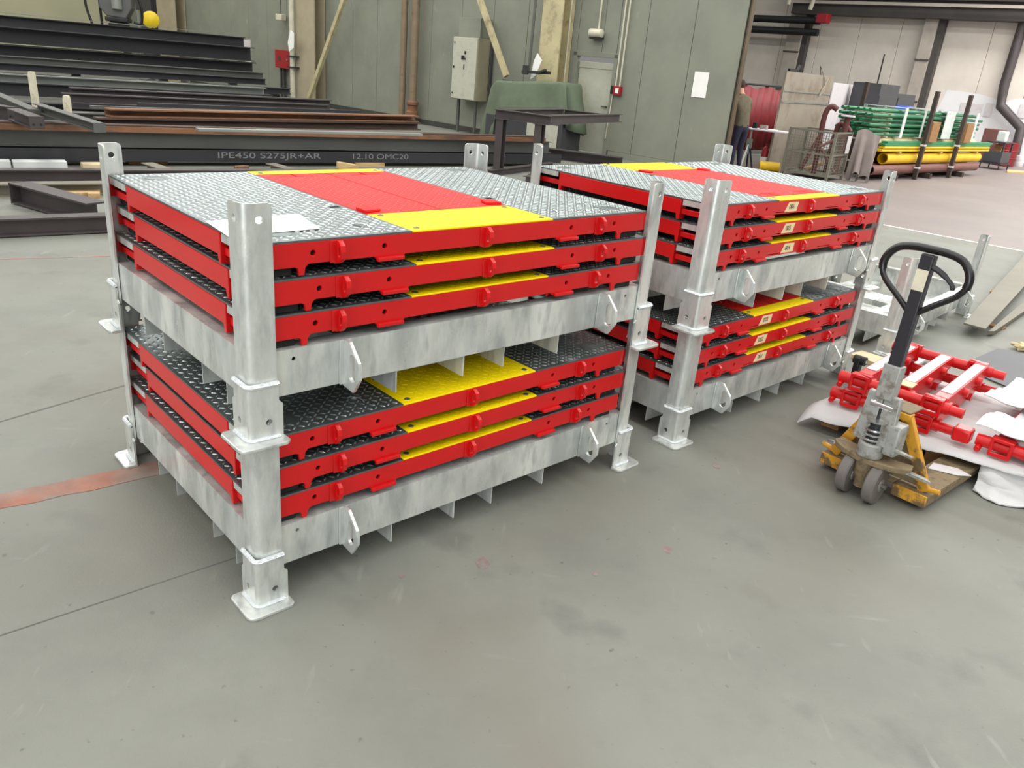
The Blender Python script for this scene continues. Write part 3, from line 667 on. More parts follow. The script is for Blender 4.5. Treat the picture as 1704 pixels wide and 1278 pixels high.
def foam_fn(u, v):      # u along forks (depth), v to photo right
    X = -.60 + v * 1.5; over = .115 * (1 - v) ** .6 + .012
    F = pedge(X) - over + u * 1.08
    z = .14 + .008 + .006 * abs(nz(F, X, 5)); d = max(0, pedge(X) - F) / .12
    z -= .075 * d ** 1.5 * (1 - .55 * v); z += .012 * nz(F, X, 8, 3) * min(1, d * 2)
    z -= max(0, -.53 - X) * .7 + max(0, X - .66) * .55
    return tuple(TL(F + .012 * nz(X, 0, 6, 5) * (u < .06), X, max(z, .012)))
sheet('foam_sheet', foam_fn, 34, 44, 'foam', 'white foam packing sheet spread over the low wooden pallet', 'packing foam', .01)
def foam2(u, v):        # loose fold hanging from the pallet edge down to the floor, photo right
    X = .275 + .60 * v + .03 * u; w = math.sin(math.pi * min(1, u * 1.15))
    F = pedge(X) - .016 - .075 * u ** 1.6 - .03 * w * (1 + .8 * math.sin(v * 17)) + .012 * nz(u * 2, v * 4, 2.2, 9)
    z = .135 * (1 - u) ** 1.15 + .02 * abs(nz(u, v * 3, 3, 4)) * u + .004
    return tuple(TL(F - (.10 * max(0, u - .75) * 4 * (.5 + .5 * math.sin(v * 9))), X, z))
sheet('foam_sheet', foam2, 22, 40, 'foam', 'loose fold of white foam hanging to the floor right of the truck', 'packing foam', .006)
def foam3(u, v):
    F = 1.13 + .48 * u + .06 * v + .03 * nz(v, u, 4, 6); X = .06 + .72 * v; z = .300 + crumple(F, X, 4, .035) - .02 * v
    return tuple(TL(F, X, max(z, .268)))
sheet('foam_sheet', foam3, 24, 34, 'foam', 'crumpled white foam piece tucked behind the upper red frame', 'packing foam', .006)
def foam4(u, v):
    X = .19 + .62 * v; F = pedge(X) - .005 + .34 * u * (.8 + .3 * v) + .02 * nz(v, u, 5, 2); z = .2795 + .02 * math.sin(math.pi * u) + abs(crumple(F, X, 1, .022))
    return tuple(TL(F, X, z))
sheet('plastic_sheet', foam4, 22, 36, 'plastic_film', 'thin white film crumpled over the lower right red frame', 'packing film', .004)
def step_frame(label, F0, X0, z0, wid=.63, dep=.86, coupling=True):
    # local x = photo right (X), y = depth (F)
    P = TL(F0, X0, z0); rz = TA - math.pi / 2 + R(7)
    root = empty('step_frame', P, rz, label, 'step frame', 'red step frames on the pallet')
    for y, nm in ((0, 'front_tube'), (dep, 'rear_tube')):
        m = MB(); m.cyl((.0, y, .05), (wid - .07, y, .05), .031, 18); m.cyl((wid - .07, y, .05), (wid - .005, y, .05), .025, 16); t = m.build(nm, 'red', root)
        m = MB(); m.cyl((.02, y, .03), (.02, y - .045, .012), .015, 12); m.cyl((.02, y - .044, .0125), (.02, y - .048, .011), .009, 10); m.build('pin_boss', 'red', t)
        for x in (.115, wid - .15):
            m = MB(); hw, hh = .05, .044
            m.plate([(x - hw, .05 - hh), (x - hw + .008, .05 - hh - .006), (x + hw - .008, .05 - hh - .006), (x + hw, .05 - hh), (x + hw, .05 + hh), (x - hw, .05 + hh)], [[(x - .034, .022), (x + .034, .022), (x + .034, .078), (x - .034, .078)]], y - .04, y - .028, XZ)
            m.box(x - hw, x + hw, y - .028, y + .02, .082, .094); b_ = m.build('bracket', 'red', t, bevel=.003)
    for i, x in enumerate((.115, .315, .5)):
        m = MB(); m.box(x - .036, x + .036, .03, dep - .03, .018, .092); b = m.build('tread_beam', 'red', root, bevel=.006)
        m = MB(); m.box(x - .028, x + .028, .12, dep - .07, .0921, .0955); m.build('grip_strip', 'strip_white', b)
        m = MB(); m.box(x - .05, x + .05, .06, .1, .02, .06); m.build('gusset', 'red', b, bevel=.004)
        for yy in (.35, .62):
            m = MB(); m.cyl((x + .036, yy, .05), (x + .06, yy, .05), .022, 14); m.build('boss', 'red', b)
    m = MB(); m.box(.27, .36, .02, .105, .0925, .098); m.build('type_plate', 'masking_tape', root, bevel=.001)
    if coupling: m = MB(); m.box(wid - .0, wid + .085, -.045, .045, .018, .088); m.build('coupling', 'red', root, bevel=.012)
    return root
step_frame('red step frame with white grip strips lying on top of the pallet load', .588, -.488, .272, coupling=False)
step_frame('red step frame underneath, its tube ends showing left of the truck', .60, -.515, .166)
step_frame('red step frame at the right photo edge, partly under white foam', .695, .215, .166)
m = MB(); m.prism([(0, 0), (.13, .012), (.19, .05), (.13, .1), (.02, .085)], 0, .004, XYZ)
tag(m.build('shoe_cover', 'foam', loc=TL(.42, .13, .083), rz=TA - 1.2, bevel=.001), 'small flat white foam scrap lying on the right fork', 'foam scrap')
# plank, dark sheet, steel plates and wood at the right
def flat(name, pix, z0, z1, matn, label, cat, **kw):
    m = MB(); P = [at(x, y, z1) for x, y in pix]; c = sum(P, Vector()) / len(P)
    m.prism([(p.x - c.x, p.y - c.y) for p in P][::-1], z0, z1, XYZ); o = m.build(name, matn, loc=(c.x, c.y, 0), **kw); tag(o, label, cat); return o
flat('wood_board', [(1414, 588), (1434, 583), (1510, 606), (1492, 617)], .0, .03, 'wood_pale', 'pale bare wooden board on the floor beside the right stack foot', 'board', bevel=.002)
flat('foam_board', [(1474, 590), (1500, 577), (1550, 593), (1522, 609)], .031, .05, 'foam', 'white foam slab on the floor behind the truck handle', 'foam')
flat('rubber_sheet', [(1598, 607), (1660, 580), (1790, 600), (1790, 690), (1650, 632)], .0, .012, 'dark_plate', 'dark grey steel sheet on the floor behind the red frames', 'sheet')
flat('steel_plate', [(1604, 537), (1640, 547), (1760, 415), (1740, 385)], .085, .1, 'steel_olive', 'long grey steel plate tilted towards the empty post pallet', 'plate')
flat('steel_plate', [(1645, 551), (1655, 551), (1790, 460), (1790, 430)], .02, .05, 'steel_olive', 'narrow grey steel flat lying right of the long steel plate', 'plate')
def block(name, x, y, sx, sy, h, rz, matn, label, cat, z=0):
    P = at(x, y, z); m = MB(); m.box(-sx / 2, sx / 2, -sy / 2, sy / 2, 0, h); o = m.build(name, matn, loc=P, rz=rz, bevel=.004); tag(o, label, cat); return o
block('wood_beam', 1662, 492, .6, .1, .084, R(52), 'wood_old', 'short wooden beam propping the long steel plate', 'wood beam')
block('wood_beam', 1650, 543, .1, .2, .019, R(40), 'wood_old', 'wood offcut under the narrow steel flat', 'wood beam')
m = MB()
for k in range(9): m.tube([(random.uniform(-.09, .09), random.uniform(-.06, .06), .018 + .012 * (k % 3)) for _ in range(4)], .012, 6)
tag(m.build('rag_bundle', 'pipe_beige', loc=at(1702, 583, 0)), 'small bundle of dirty rope at the right photo edge', 'rope bundle')
UB = Vector((math.cos(BR), math.sin(BR), 0)); VB = Vector((-math.sin(BR), math.cos(BR), 0))
P = Vector((BX, BY, 0)) + UB * (RL - .03) - VB * .075; sk = empty('clamp_shackle', P, BR, 'small black clamp at the lower right post of the labelled stack', 'clamp')
m = MB(); m.box(-.03, .03, -.02, .02, .012, .17); m.build('body', 'black', sk, bevel=.008); m = MB(); m.cyl((0, -.045, .15), (0, .03, .15), .03, 14); m.build('knob', 'black', sk); m = MB(); m.cyl((0, -.05, .15), (0, -.0455, .15), .012, 10); m.build('pin', 'chrome', sk)

# ================================================================== STEEL STOCK, LEFT BACKGROUND
def prof_I(h, w, tf, tw):
    a, b = w / 2, tw / 2
    return [(-a, 0), (a, 0), (a, tf), (b, tf), (b, h - tf), (a, h - tf), (a, h), (-a, h), (-a, h - tf), (-b, h - tf), (-b, tf), (-a, tf)]
def prof_H(h, w, tf, tw):     # the same beam lying on its side: flanges upright
    a = h / 2; c = w / 2; b = tw / 2
    return [(-a, 0), (-a + tf, 0), (-a + tf, c - b), (a - tf, c - b), (a - tf, 0), (a, 0), (a, w), (a - tf, w), (a - tf, c + b), (-a + tf, c + b), (-a + tf, w), (-a, w)]
def prof_U(h, w, tf, tw):     # channel, open to the camera side
    a = w / 2; return [(-a, 0), (a, 0), (a, h), (-a, h), (-a, h - tf), (a - tw, h - tf), (a - tw, tf), (-a, tf)]
def prof_B(h, w): return [(-w / 2, 0), (w / 2, 0), (w / 2, h), (-w / 2, h)]
def beam(name, label, P, ang, L, prof, matn, cat='steel beam', group='steel stock by the back wall', top=True, ends=None, xl=None):
    """P: right end at top height (top=True); the beam runs back from there along -ang"""
    h = max(z for _, z in prof)
    if xl is not None:          # length so that the far end is seen at pixel column xl
        L = .3
        while L < 25 and proj(P - Vector((math.cos(ang), math.sin(ang), 0)) * L)[0] > xl: L += .02
    m = MB(); m.prism(prof, -L, 0, lambda a, b, c: (c, a, b))
    o = m.build(name, matn, loc=(P.x, P.y, P.z - h if top else P.z), rz=ang, smooth=False); tag(o, label, cat, group)
    if ends:
        w = max(y for y, _ in prof) * 2
        for x in ends: e = MB(); e.box(x - .006, x + .006, -w / 2 - .005, w / 2 + .005, -.003, h + .003); e.build('end_plate', matn, o)
    return o
BA = R(39)
def wb_(x, y, t): return wall(x, y, t)
beam('steel_profile', 'topmost dark steel beam of the stock, nearly at eye level', wb_(405, 62, 2.5), BA, 19, prof_I(.26, .3, .02, .012), 'steel_dark')
beam('steel_sheet', 'pale flat bar lying along the topmost dark beam', wb_(398, 57.5, 2.36), BA, 16, prof_B(.012, .28), 'steel_light', 'flat bar')
beam('steel_profile', 'dark beam below the topmost one, upper of a thick dark pair', wb_(420, 79, 2.9), BA, 19, prof_U(.33, .3, .02, .014), 'steel_dark')
beam('steel_profile', 'dark beam below the topmost one, lower of a thick dark pair', wb_(423, 104, 2.9), BA, 19, prof_U(.28, .3, .02, .014), 'steel_dark')
beam('steel_profile', 'olive grey channel ending left of the red wall box', wb_(338, 115, 3.9), BA, 7.1, prof_U(.26, .2, .02, .012), 'steel_grey')
beam('steel_profile', 'short grey beam at far left, end cut square', wb_(28, 97, 4.1), BA, 1.6, prof_U(.2, .2, .02, .012), 'steel_grey')
beam('steel_profile', 'dark beam lying behind the olive grey channel', wb_(437, 121, 3.2), BA, 14, prof_I(.16, .2, .015, .01), 'steel_grey')
beam('steel_profile', 'thin dark beam under the olive grey channel', wb_(441, 131, 3.35), BA, 14, prof_I(.14, .2, .015, .01), 'steel_dark')
beam('steel_profile', 'light grey beam with bright top edge across the middle of the stock', wb_(441, 146, 3.9), BA, 13, prof_U(.17, .18, .02, .012), 'steel_light')
beam('steel_profile', 'dark beam end poking out beneath the red wall box', wb_(482, 147, 3.1), BA, 9, prof_I(.14, .16, .02, .012), 'steel_dark')
beam('steel_profile', 'long brownish grey beam ending at the foot of the tan column', wb_(549, 166, 3.5), BA, 9.5, prof_I(.3, .24, .02, .014), 'steel_mauve', xl=118)
beam('steel_profile', 'bluish thin tube lying in front of the long brownish beam', wb_(470, 184, 5.1), BA, 6.5, prof_B(.07, .08), 'steel_dark', xl=122)
beam('steel_profile', 'rusty yellow brown beam, upper of the two ending at the pipes', wb_(692, 192, 4.6), R(47), 8.5, prof_U(.11, .2, .02, .012), 'rust', xl=178)
beam('steel_profile', 'rusty dark beam, lower of the two ending at the pipes', wb_(695, 203.5, 4.6), R(47), 9.0, prof_I(.13, .2, .02, .012), 'rust_dark', xl=160)
beam('steel_profile', 'pale flat steel bar resting just behind the big chalk-marked beam', at(700, 222, .58), BA, 5.5, prof_B(.03, .14), 'steel_light', 'flat bar', xl=330)
beam('steel_profile', 'dark flat beam on the floor beside the wall, behind pale bar', at(772, 228, .08), R(40), 3.0, prof_I(.12, .3, .015, .01), 'steel_dark')
beam('steel_sheet', 'pale sheet offcut lying on the light grey beam', wb_(285, 139, 4.25), BA, 3, prof_B(.02, .45), 'steel_olive', 'sheet', xl=160)
beam('steel_profile', 'thin grey bar between the rusty beams and the bluish tube', wb_(520, 188, 4.75), R(41), 5, prof_B(.05, .1), 'steel_grey', xl=150)
beam('steel_profile', 'slim dark bar lying just above the rusty beams', wb_(600, 184, 4.3), R(42), 5, prof_B(.06, .1), 'steel_dark', xl=230)
P = at(202, 181, .40); m = MB(); m.box(-.12, .12, -.05, .05, -.08, .0); tag(m.build('wood_offcut', 'wood_pale', loc=P, rz=BA, bevel=.005), 'pale wood offcut lying on the bars at left', 'wood offcut')
P = at(84, 178, .42); m = MB(); m.box(-.07, .07, -.05, .05, -.09, .0); tag(m.build('white_offcut', 'white_box', loc=P, rz=BA, bevel=.02), 'small white block between the two cream posts', 'block')
beam('steel_profile', 'mauve beam with a pale lower flange under the long brownish beam', wb_(545, 174, 3.75), BA, 9, prof_I(.26, .2, .02, .014), 'steel_mauve', xl=104)
beam('steel_profile', 'dark beam low on the floor behind the posts, rear one', at(480, 186, .27), BA, 9, prof_I(.27, .3, .02, .014), 'steel_dark', xl=-80)
beam('steel_profile', 'dark beam low on the floor behind the posts, middle one', at(430, 196, .3), BA, 9, prof_I(.3, .3, .02, .014), 'steel_grey', xl=-80)
beam('steel_profile', 'dark beam low on the floor behind the posts, front one', at(540, 213, .25), BA, 9, prof_I(.25, .3, .02, .014), 'steel_dark', xl=-80)
beam('steel_profile', 'dark grey beam directly under the light grey beam', wb_(452, 158, 4.2), BA, 9, prof_I(.24, .2, .02, .014), 'steel_dark', xl=-80)
# bearers that carry the stock
for i, (s_, t_, h_) in enumerate([(-3.5, 9.5, .30), (-3.2, 4.4, .3)]): pass
for i, (x, y, t, z, lab) in enumerate([(300, 150, 4.5, .33, 'dark trestle under the middle of the steel stock'), (150, 160, 6.5, .33, 'dark trestle under the left of the steel stock'), (420, 150, 3.0, .33, 'dark trestle under the wall end of the steel stock')]):
    P = wall(x, y, t); m = MB(); 
    for k in (-1, 1): m.box(k * 1.5 - .08, k * 1.5 + .08, -.1, .1, 0, 0.75 if k > 0 else .5)
    m.box(-1.6, 1.6, -.1, .1, .3, .42); o = m.build('trestle', 'black', loc=(P.x, P.y, 0), rz=BA + math.pi / 2); tag(o, lab, 'trestle', 'trestles under the stock')
# rectangular hollow section end standing in the stock
m = MB(); m.plate([(-.11, 0), (.11, 0), (.11, .3), (-.11, .3)], [[(-.08, .03), (.08, .03), (.08, .27), (-.08, .27)]], -1.2, 0, lambda a, b, c: (c, a, b)); P = wall(240, 150, 3.75)
tag(m.build('box_section', 'steel_grey', loc=P, rz=R(-75)), 'short hollow box section on top of the light grey beam', 'box section')
# the big chalk-marked beams in front
mE = at(933, 272, .06); mS = at(0, 268, .06); mA = math.atan2((mE - mS).y, (mE - mS).x); mL = (mE - mS).length + 3
mn_ = Vector((-math.sin(mA), math.cos(mA), 0))
fb = beam('steel_profile', 'big bluish steel beam lying flat with white chalk marks on its side', Vector((mE.x, mE.y, .06)), mA, mL, [(y + .225, z) for y, z in prof_H(.45, .16, .014, .01)], 'steel_dark', top=False)
beam('steel_profile', 'grey steel beam lying on the chalk-marked beam', Vector((mE.x, mE.y, .221)) + mn_ * .26 - Vector((math.cos(mA), math.sin(mA), 0)) * .12, mA, mL, prof_I(.20, .16, .012, .01), 'steel_grey', top=False)
beam('steel_profile', 'rust brown channel on top of the chalk-marked beams', Vector((mE.x, mE.y, .422)) + mn_ * .235 - Vector((math.cos(mA), math.sin(mA), 0)) * .3, mA, mL, prof_B(.07, .2), 'rust', top=False)
beam('steel_profile', 'dark brown flat on top of the rust brown channel', Vector((mE.x, mE.y, .493)) + mn_ * .25 - Vector((math.cos(mA), math.sin(mA), 0)) * .35, mA, mL, prof_B(.02, .16), 'rust_dark', top=False)
def beamx(px, py, z): P = onplane(px, py, mn_, mn_.dot(mE)); return (P - mE).length * -1
for txt, x0, x1, y in (('IPE450 S275JR+AR', 362, 533, 257), ('12.10 OMC20', 586, 678, 262)):
    a, b = beamx(x0, y, .1), beamx(x1, y, .1); me = text_mesh(txt, .115, 'chalk'); t = bpy.data.objects.new('lettering', me); COL.objects.link(t); t.parent = fb
    xs = [v.co.x for v in me.vertices]; k = (b - a) / (max(xs) - min(xs)); t.scale = (k, 1, 1); t.location = ((a + b) / 2, -.001, .09); t.rotation_euler = (math.pi / 2, 0, 0)
for i, (x, y, L_, lab) in enumerate([(120, 274, .9, 'white packing block under the chalk-marked beam at far left'), (250, 275, .5, 'wood bearer under the chalk-marked beam'), (620, 279, .5, 'wood bearer below the far end of the chalk-marked beam')]):
    P = at(x, y, 0); P = P + mn_ * .3; m = MB(); m.box(-L_ / 2, L_ / 2, -.22, .22, 0, .059); o = m.build('bearer', ['white_box', 'wood_old', 'wood'][i], loc=P, rz=mA, bevel=.005); tag(o, lab, 'bearer')
# low white boxes seen under the beams at far left, orange clamps
for i, (x, y, w_, h_) in enumerate([(-2, 278, .24, .1), (66, 279, .58, .1), (156, 280, .3, .08)]):
    P = at(x, y, 0); m = MB(); m.box(-w_ / 2, w_ / 2, -.1, .1, 0, h_); tag(m.build('white_block', 'white_box' if i != 2 else 'wood_pale', loc=P + mn_ * -.1, rz=mA, bevel=.005), ['short white block at the far left photo edge under the beams', 'long whitish block on the floor under the beams at left', 'pale timber block next to the long whitish block'][i], 'block')
for i, (x, y) in enumerate([(157, 282), (272, 279), (402, 276)]):
    P = at(x, y, .05); m = MB(); m.box(-.09, .09, -.05, .05, 0, .05); m.cyl((-.12, 0, .03), (.12, 0, .03), .02, 10); tag(m.build('clamp', 'rust', loc=(P.x, P.y, .0), rz=mA + .2 * i, bevel=.004), ['rusty orange clamp left of the corner post', 'rusty orange clamp just right of the corner post', 'rusty orange clamp behind the yellow plate corner'][i], 'clamp', 'rusty clamps')
P = at(578, 281, .17); m = MB(); m.prism([(-.14, 0), (.16, 0), (.12, .06), (-.1, .09), (-.14, .09)], -.05, .05, XZ); tag(m.build('wood_wedge', 'wood', loc=P, rz=mA - .1, bevel=.004), 'wooden wedge lying on the dark floor beam', 'wood wedge')
# floor frame of beams
f1 = at(800, 283, .165); beam('steel_profile', 'dark beam on the floor in front of the chalk-marked beam', f1, math.atan2((f1 - at(0, 281, .165)).y, (f1 - at(0, 281, .165)).x), (f1 - at(0, 281, .165)).length + 2, prof_I(.165, .16, .014, .01), 'steel_mauve')
f1 = at(172, 303, .13); beam('steel_profile', 'grey beam on the floor left of the corner post', f1, BA - .04, 4.5, prof_I(.13, .18, .014, .01), 'steel_olive')
for i, (x, y) in enumerate([(262, 273.5), (470, 274.5)]):
    P = at(x, y, .16); m = MB(); m.prism(prof_I(.14, .16, .012, .01), -.3, .3, lambda a, b, c: (c, a, b)); tag(m.build('cross_profile', 'steel_olive', loc=(P.x, P.y, 0), rz=mA - R(78), smooth=False), ['short cross beam on the floor behind the chequer plate, left one', 'short cross beam on the floor behind the chequer plate, right one'][i], 'steel beam')
a_, b_ = at(32, 303, .21), at(160, 337, .21); dd = b_ - a_
beam('steel_profile', 'mauve steel beam lying askew with an end plate and bolt holes', b_, math.atan2(dd.y, dd.x), dd.length, prof_I(.2, .2, .015, .01), 'steel_mauve', ends=(-dd.length,))
a_, b_ = at(0, 362, .16), at(178, 356, .16); dd = b_ - a_
beam('steel_profile', 'dark beam on the open floor nearest to the corner post', b_ + dd.normalized() * 1.2, math.atan2(dd.y, dd.x), dd.length + 5, prof_I(.15, .16, .014, .01), 'steel_mauve')
flat('wood_plank', [(98, 315), (104, 313), (166, 313), (166, 322), (146, 322), (146, 320), (118, 321)], .0, .05, 'wood', 'yellowish wooden plank on the floor left of the corner post', 'plank', bevel=.003)
# mess of channels with end plates at far left
for i, (a, b, h_, w_, lab) in enumerate([((-40, 140), (58, 182), .12, .14, 'grey channel with end plate slanting into the far left corner'), ((62, 172), (165, 205), .1, .12, 'grey channel slanting behind the cream posts'), ((-60, 165), (20, 178), .17, .12, 'grey channel end with bolt holes at the left photo edge'), ((22, 180), (60, 194), .14, .15, 'short mauve channel with two bolt holes by the left cream post')]):
    z = (.64, .69, .66, .66)[i]; A_, B_ = at(*a, z), at(*b, z); dd = B_ - A_
    o = beam('steel_channel', lab, B_, math.atan2(dd.y, dd.x), dd.length, prof_I(h_, w_, .012, .01), 'steel_grey' if i < 2 else 'steel_mauve', group='loose channels at far left', ends=(0,))
    if i >= 2:
        for k in (-1, 1): m = MB(); m.cyl((.0062, k * .04, h_ * .35), (.008, k * .04, h_ * .35), .014, 10); m.build('bolt_hole', 'black', o)
for i, (x, y, bx, by, h) in enumerate([(49, 119, 66, 222, 1.1), (112, 159, 120, 240, .8)]):
    P = at(bx, by, 0); m = MB(); hh = onplane(x, y, Vector((P.x, P.y, 0)).normalized(), Vector((P.x, P.y, 0)).length).z
    m.prism([(-.042, 0), (.042, 0), (.042, hh - .05), (.03, hh), (-.03, hh), (-.042, hh - .05)], -.05, .05, XZ); o = m.build('stanchion_post', 'post_cream', loc=P, rz=R(10), bevel=.004)
    m = MB(); m.box(-.03, .03, -.052, -.0505, .1, hh - .12); m.build('face_strip', 'post_cream', o)
    tag(o, ['cream painted stop post, the taller one at far left', 'cream painted stop post, the shorter one nearer the chalk-marked beam'][i], 'post', 'cream stop posts')
for i, (x, y, t) in enumerate([(88, 175, 6), (200, 180, 5.5), (330, 160, 4.5), (345, 155, 4.2), (440, 158, 3.8), (255, 112, 3.9), (70, 85, 3.5)]):
    pass
# ================================================================== THINGS ON THE BACK WALL
def wthing(name, s, t, z, label, cat, group=None): return empty(name, W(s, t, z), WROT, label, cat, group)
# local axes in wall things: x = s, y = into the wall, z up
def column(s0, s1, d, matn, name):
    m = MB(); w = s1 - s0; tfl = .03
    m.box(s0, s1, -d, -d + tfl, 0, 9); m.box(s0, s1, -.04, -.022, 0, 9); m.box((s0 + s1) / 2 - .015, (s0 + s1) / 2 + .015, -d + tfl, -.04, 0, 9)
    return struct(wallobj(m, name, matn, bevel=.004))
column(sval(wall(492, 80, .4)), sval(wall(523, 80, .4)), .4, 'column_tan', 'trim_3')
column(sval(wall(900, 60, .4)), sval(wall(934, 60, .4)), .42, 'column_cream', 'trim_4')
column(sval(wall(262, 30, .4)), sval(wall(292, 30, .4)), .4, 'column_tan', 'trim_5')
m = MB(); s_ = sval(wall(248, 30, .3)); m.box(s_ - 1.0, s_ + .2, -.3, -.03, 0, 9); struct(wallobj(m, 'trim_6', 'machine_dark'))
def wtube(name, pix, t, r, matn, label, cat, n=10, parent=None, group=None):
    pts = [wall(x, y, t) for x, y in pix]; o0 = pts[0]
    m = MB(); m.tube([p - o0 for p in pts], r, n); o = m.build(name, matn, loc=o0); tag(o, label, cat, group); return o
def wvert(name, x, ytop, ybot, t, r, matn, label, cat, group=None):
    P = wall(x, ybot, t); z1 = wall(x, ytop, t).z + (3 if ytop <= 0 else 0); m = MB(); m.tube([(0, 0, 0), (0, 0, z1 - P.z)], r, 12); o = m.build(name, matn, loc=P); tag(o, label, cat, group); return o, P
def gvert(name, x, y, t, r, matn, label, cat, ztop=8.5, group=None):
    P = wall(x, y, t); m = MB(); m.tube([(0, 0, 0), (0, 0, ztop)], r, 12); o = m.build(name, matn, loc=(P.x, P.y, 0)); tag(o, label, cat, group); return o, P
o, P = gvert('vertical_pipe', 486, 80, .5, .075, 'pipe_white', 'cream vertical pipe clamped to the left column', 'pipe', group='vertical pipes')
for z in (1.02, 1.32):
    m = MB(); m.box(-.12, .22, -.1, .1, z - .02, z + .02); m.build('pipe_clamp', 'steel_dark', o).rotation_euler = (0, 0, WROT)
o, P = gvert('vertical_pipe', 671, 100, .25, .085, 'pipe_tan', 'brown vertical pipe on grey wall, left of the pair', 'pipe', group='vertical pipes')
o, P = gvert('vertical_pipe', 689, 100, .25, .1, 'pipe_tan', 'brown vertical pipe on grey wall with a red valve at its foot', 'pipe', group='vertical pipes')
m = MB(); m.lathe([(.12, .18), (.16, .22), (.16, .3), (.13, .32), (.13, .45), (.16, .47), (.16, .54), (.11, .58)], (0, 0, 0), (0, 0, 1), 16); m.build('valve', 'rust', o)
def brace(x0, y0, x1, y1, t, label):
    a, b = wall(x0, y0, t), wall(x1, y1, t); b = a + (b - a) * 1.25; m = MB(); m.bar((0, 0, 0), b - a, .12, .1, up=-WN); tag(m.build('diagonal_brace', 'column_cream', loc=a, bevel=.006), label, 'brace', 'diagonal braces')
brace(514, 164, 572, 0, .42, 'diagonal steel brace rising right from the left column foot')
brace(843, 127, 799, 0, .45, 'diagonal steel brace rising left above the tarpaulin')
m = MB(); P = wall(844, 131, .45); m.box(-.1, .16, -.06, .06, -.2, -.02); tag(m.build('brace_shoe', 'steel_dark', loc=P, rz=WROT, bevel=.004), 'dark steel shoe at the foot of the right brace', 'bracket')
# electric cabinet with a vent hood and legs
P = wall(750, 163, .45); sC = sval(P); zC = wall(750, 163, .45).z; zT = wall(755, 60, .45).z; wC = sval(wall(794, 60, .45)) - sval(wall(753, 60, .45))
cab = wthing('electric_cabinet', sC, 0, 0, 'grey electric cabinet with vent hood on the back wall', 'cabinet')
m = MB(); m.box(0, wC, -.45, -.03, zC, zT); body = m.build('body', ['cabinet_side'], cab, bevel=.008)
m = MB(); m.box(.015, wC - .015, -.47, -.4505, zC + .015, zT - .015); dr = m.build('door', 'cabinet', cab, bevel=.006)
for dx, dz, w_, h_ in [(.32, .9, .1, .09), (.42, 1.02, .05, .07), (.42, .9, .04, .04), (.41, .68, .02, .12), (.05, .7, .04, .05), (.05, .12, .03, .03), (.05, 1.25, .03, .03)]:
    m = MB(); m.box(dx, dx + w_, -.485, -.4702, zC + dz, zC + dz + h_); m.build('switch', 'black', dr, bevel=.002)
m = MB(); m.box(.1, wC, -.4, -.03, zT + .001, zT + .42); m.build('vent_hood', 'wall_grey', cab, bevel=.006)
for x in (.12, wC - .12): m = MB(); m.box(x - .025, x + .025, -.3, -.25, 0, zC); m.build('leg', 'steel_grey', cab)
m = MB(); m.cyl((wC + .1, -.06, .1), (wC + .1, -.06, zT), .03, 8); m.build('cable_duct', 'steel_dark', cab)
# lamp over the door, conduits, switch box, notice
P = wall(992, 55, .12); lm = empty('bulkhead_lamp', P, WROT, 'oval cream bulkhead lamp on the wall above the door', 'lamp')
m = MB(); m.tube([(-.17, 0, 0), (-.15, 0, 0), (.15, 0, 0), (.17, 0, 0)], [.05, .085, .085, .05], 16); m.build('lamp_body', 'pipe_white', lm)
m = MB(); m.box(-.15, .15, -.03, .1, -.115, -.08); m.build('reflector', 'black', lm, bevel=.004)
m = MB(); m.cyl((.02, .05, .085), (.02, .05, 4), .02, 8); m.build('conduit', 'pipe_white', lm)
for i, (x, y, yb, lab) in enumerate([(946, 60, 145, 'cream conduit running down the wall left of the door'), (1035, 60, 150, 'cream conduit right of the door, left one of two'), (1042, 60, 150, 'cream conduit right of the door, right one of two')]):
    P = wall(x, y, .06); zb = wall(x, yb, .06).z; m = MB(); m.tube([(0, 0, zb), (0, 0, 8)], .018, 8); tag(m.build('conduit', 'pipe_white', loc=(P.x, P.y, 0)), lab, 'conduit', 'wall conduits')
P = wall(1028, 151, .0); b = empty('switch_box', P, WROT, 'small red and white switch box beside the door', 'switch box')
m = MB(); m.box(-.06, .12, -.09, -.01, -.09, .09); m.build('housing', 'red_box', b, bevel=.006)
m = MB(); m.box(.0, .08, -.1, -.0902, -.05, .05); m.build('face', 'paper', b); m = MB(); m.box(-.14, -.061, -.08, -.01, -.07, .09); m.build('junction', 'black', b, bevel=.005)
m = MB(); m.tube([(-.1, -.03, -.07), (-.12, -.03, -.5), (-.15, -.03, -1.0)], .012, 6); m.build('cable', 'pipe_white', b)
a = wall(1157, 119, 0); w_ = sval(wall(1181, 120)) - sval(a); z0 = wall(1152, 161).z
m = MB(); m.box(0, w_, -.008, -.002, z0, a.z); tag(m.build('notice_sheet', 'paper', loc=W(sval(a), 0, 0), rz=WROT, smooth=False), 'blank white notice sheet taped to the grey wall', 'notice')
a = wall(458, 82, .2); w_ = sval(wall(481, 82, .2)) - sval(a); z0 = wall(459, 112, .2).z
fx = wthing('hose_box', sval(a), 0, 0, 'red wall box on a post beside the left column', 'wall box')
m = MB(); m.box(0, w_, -.22, -.02, z0, a.z); bd = m.build('body', 'red_box', fx, bevel=.01); m = MB(); m.cyl((w_ - .08, -.235, z0 + .25), (w_ - .08, -.2205, z0 + .25), .03, 10); m.build('latch', 'steel_light', bd); m = MB(); m.box(.16, .3, -.226, -.2205, z0 + .2, z0 + .34); m.build('emblem', 'pipe_red', bd)
for x in (.12, .26): m = MB(); m.box(x - .03, x + .03, -.12, -.04, 0, z0); m.build('post', 'steel_grey', fx)
P = wall(469, 29, .15); l2 = empty('ceiling_cord_lamp', P, WROT, 'small white box hanging on a thin cord by the left column', 'lamp')
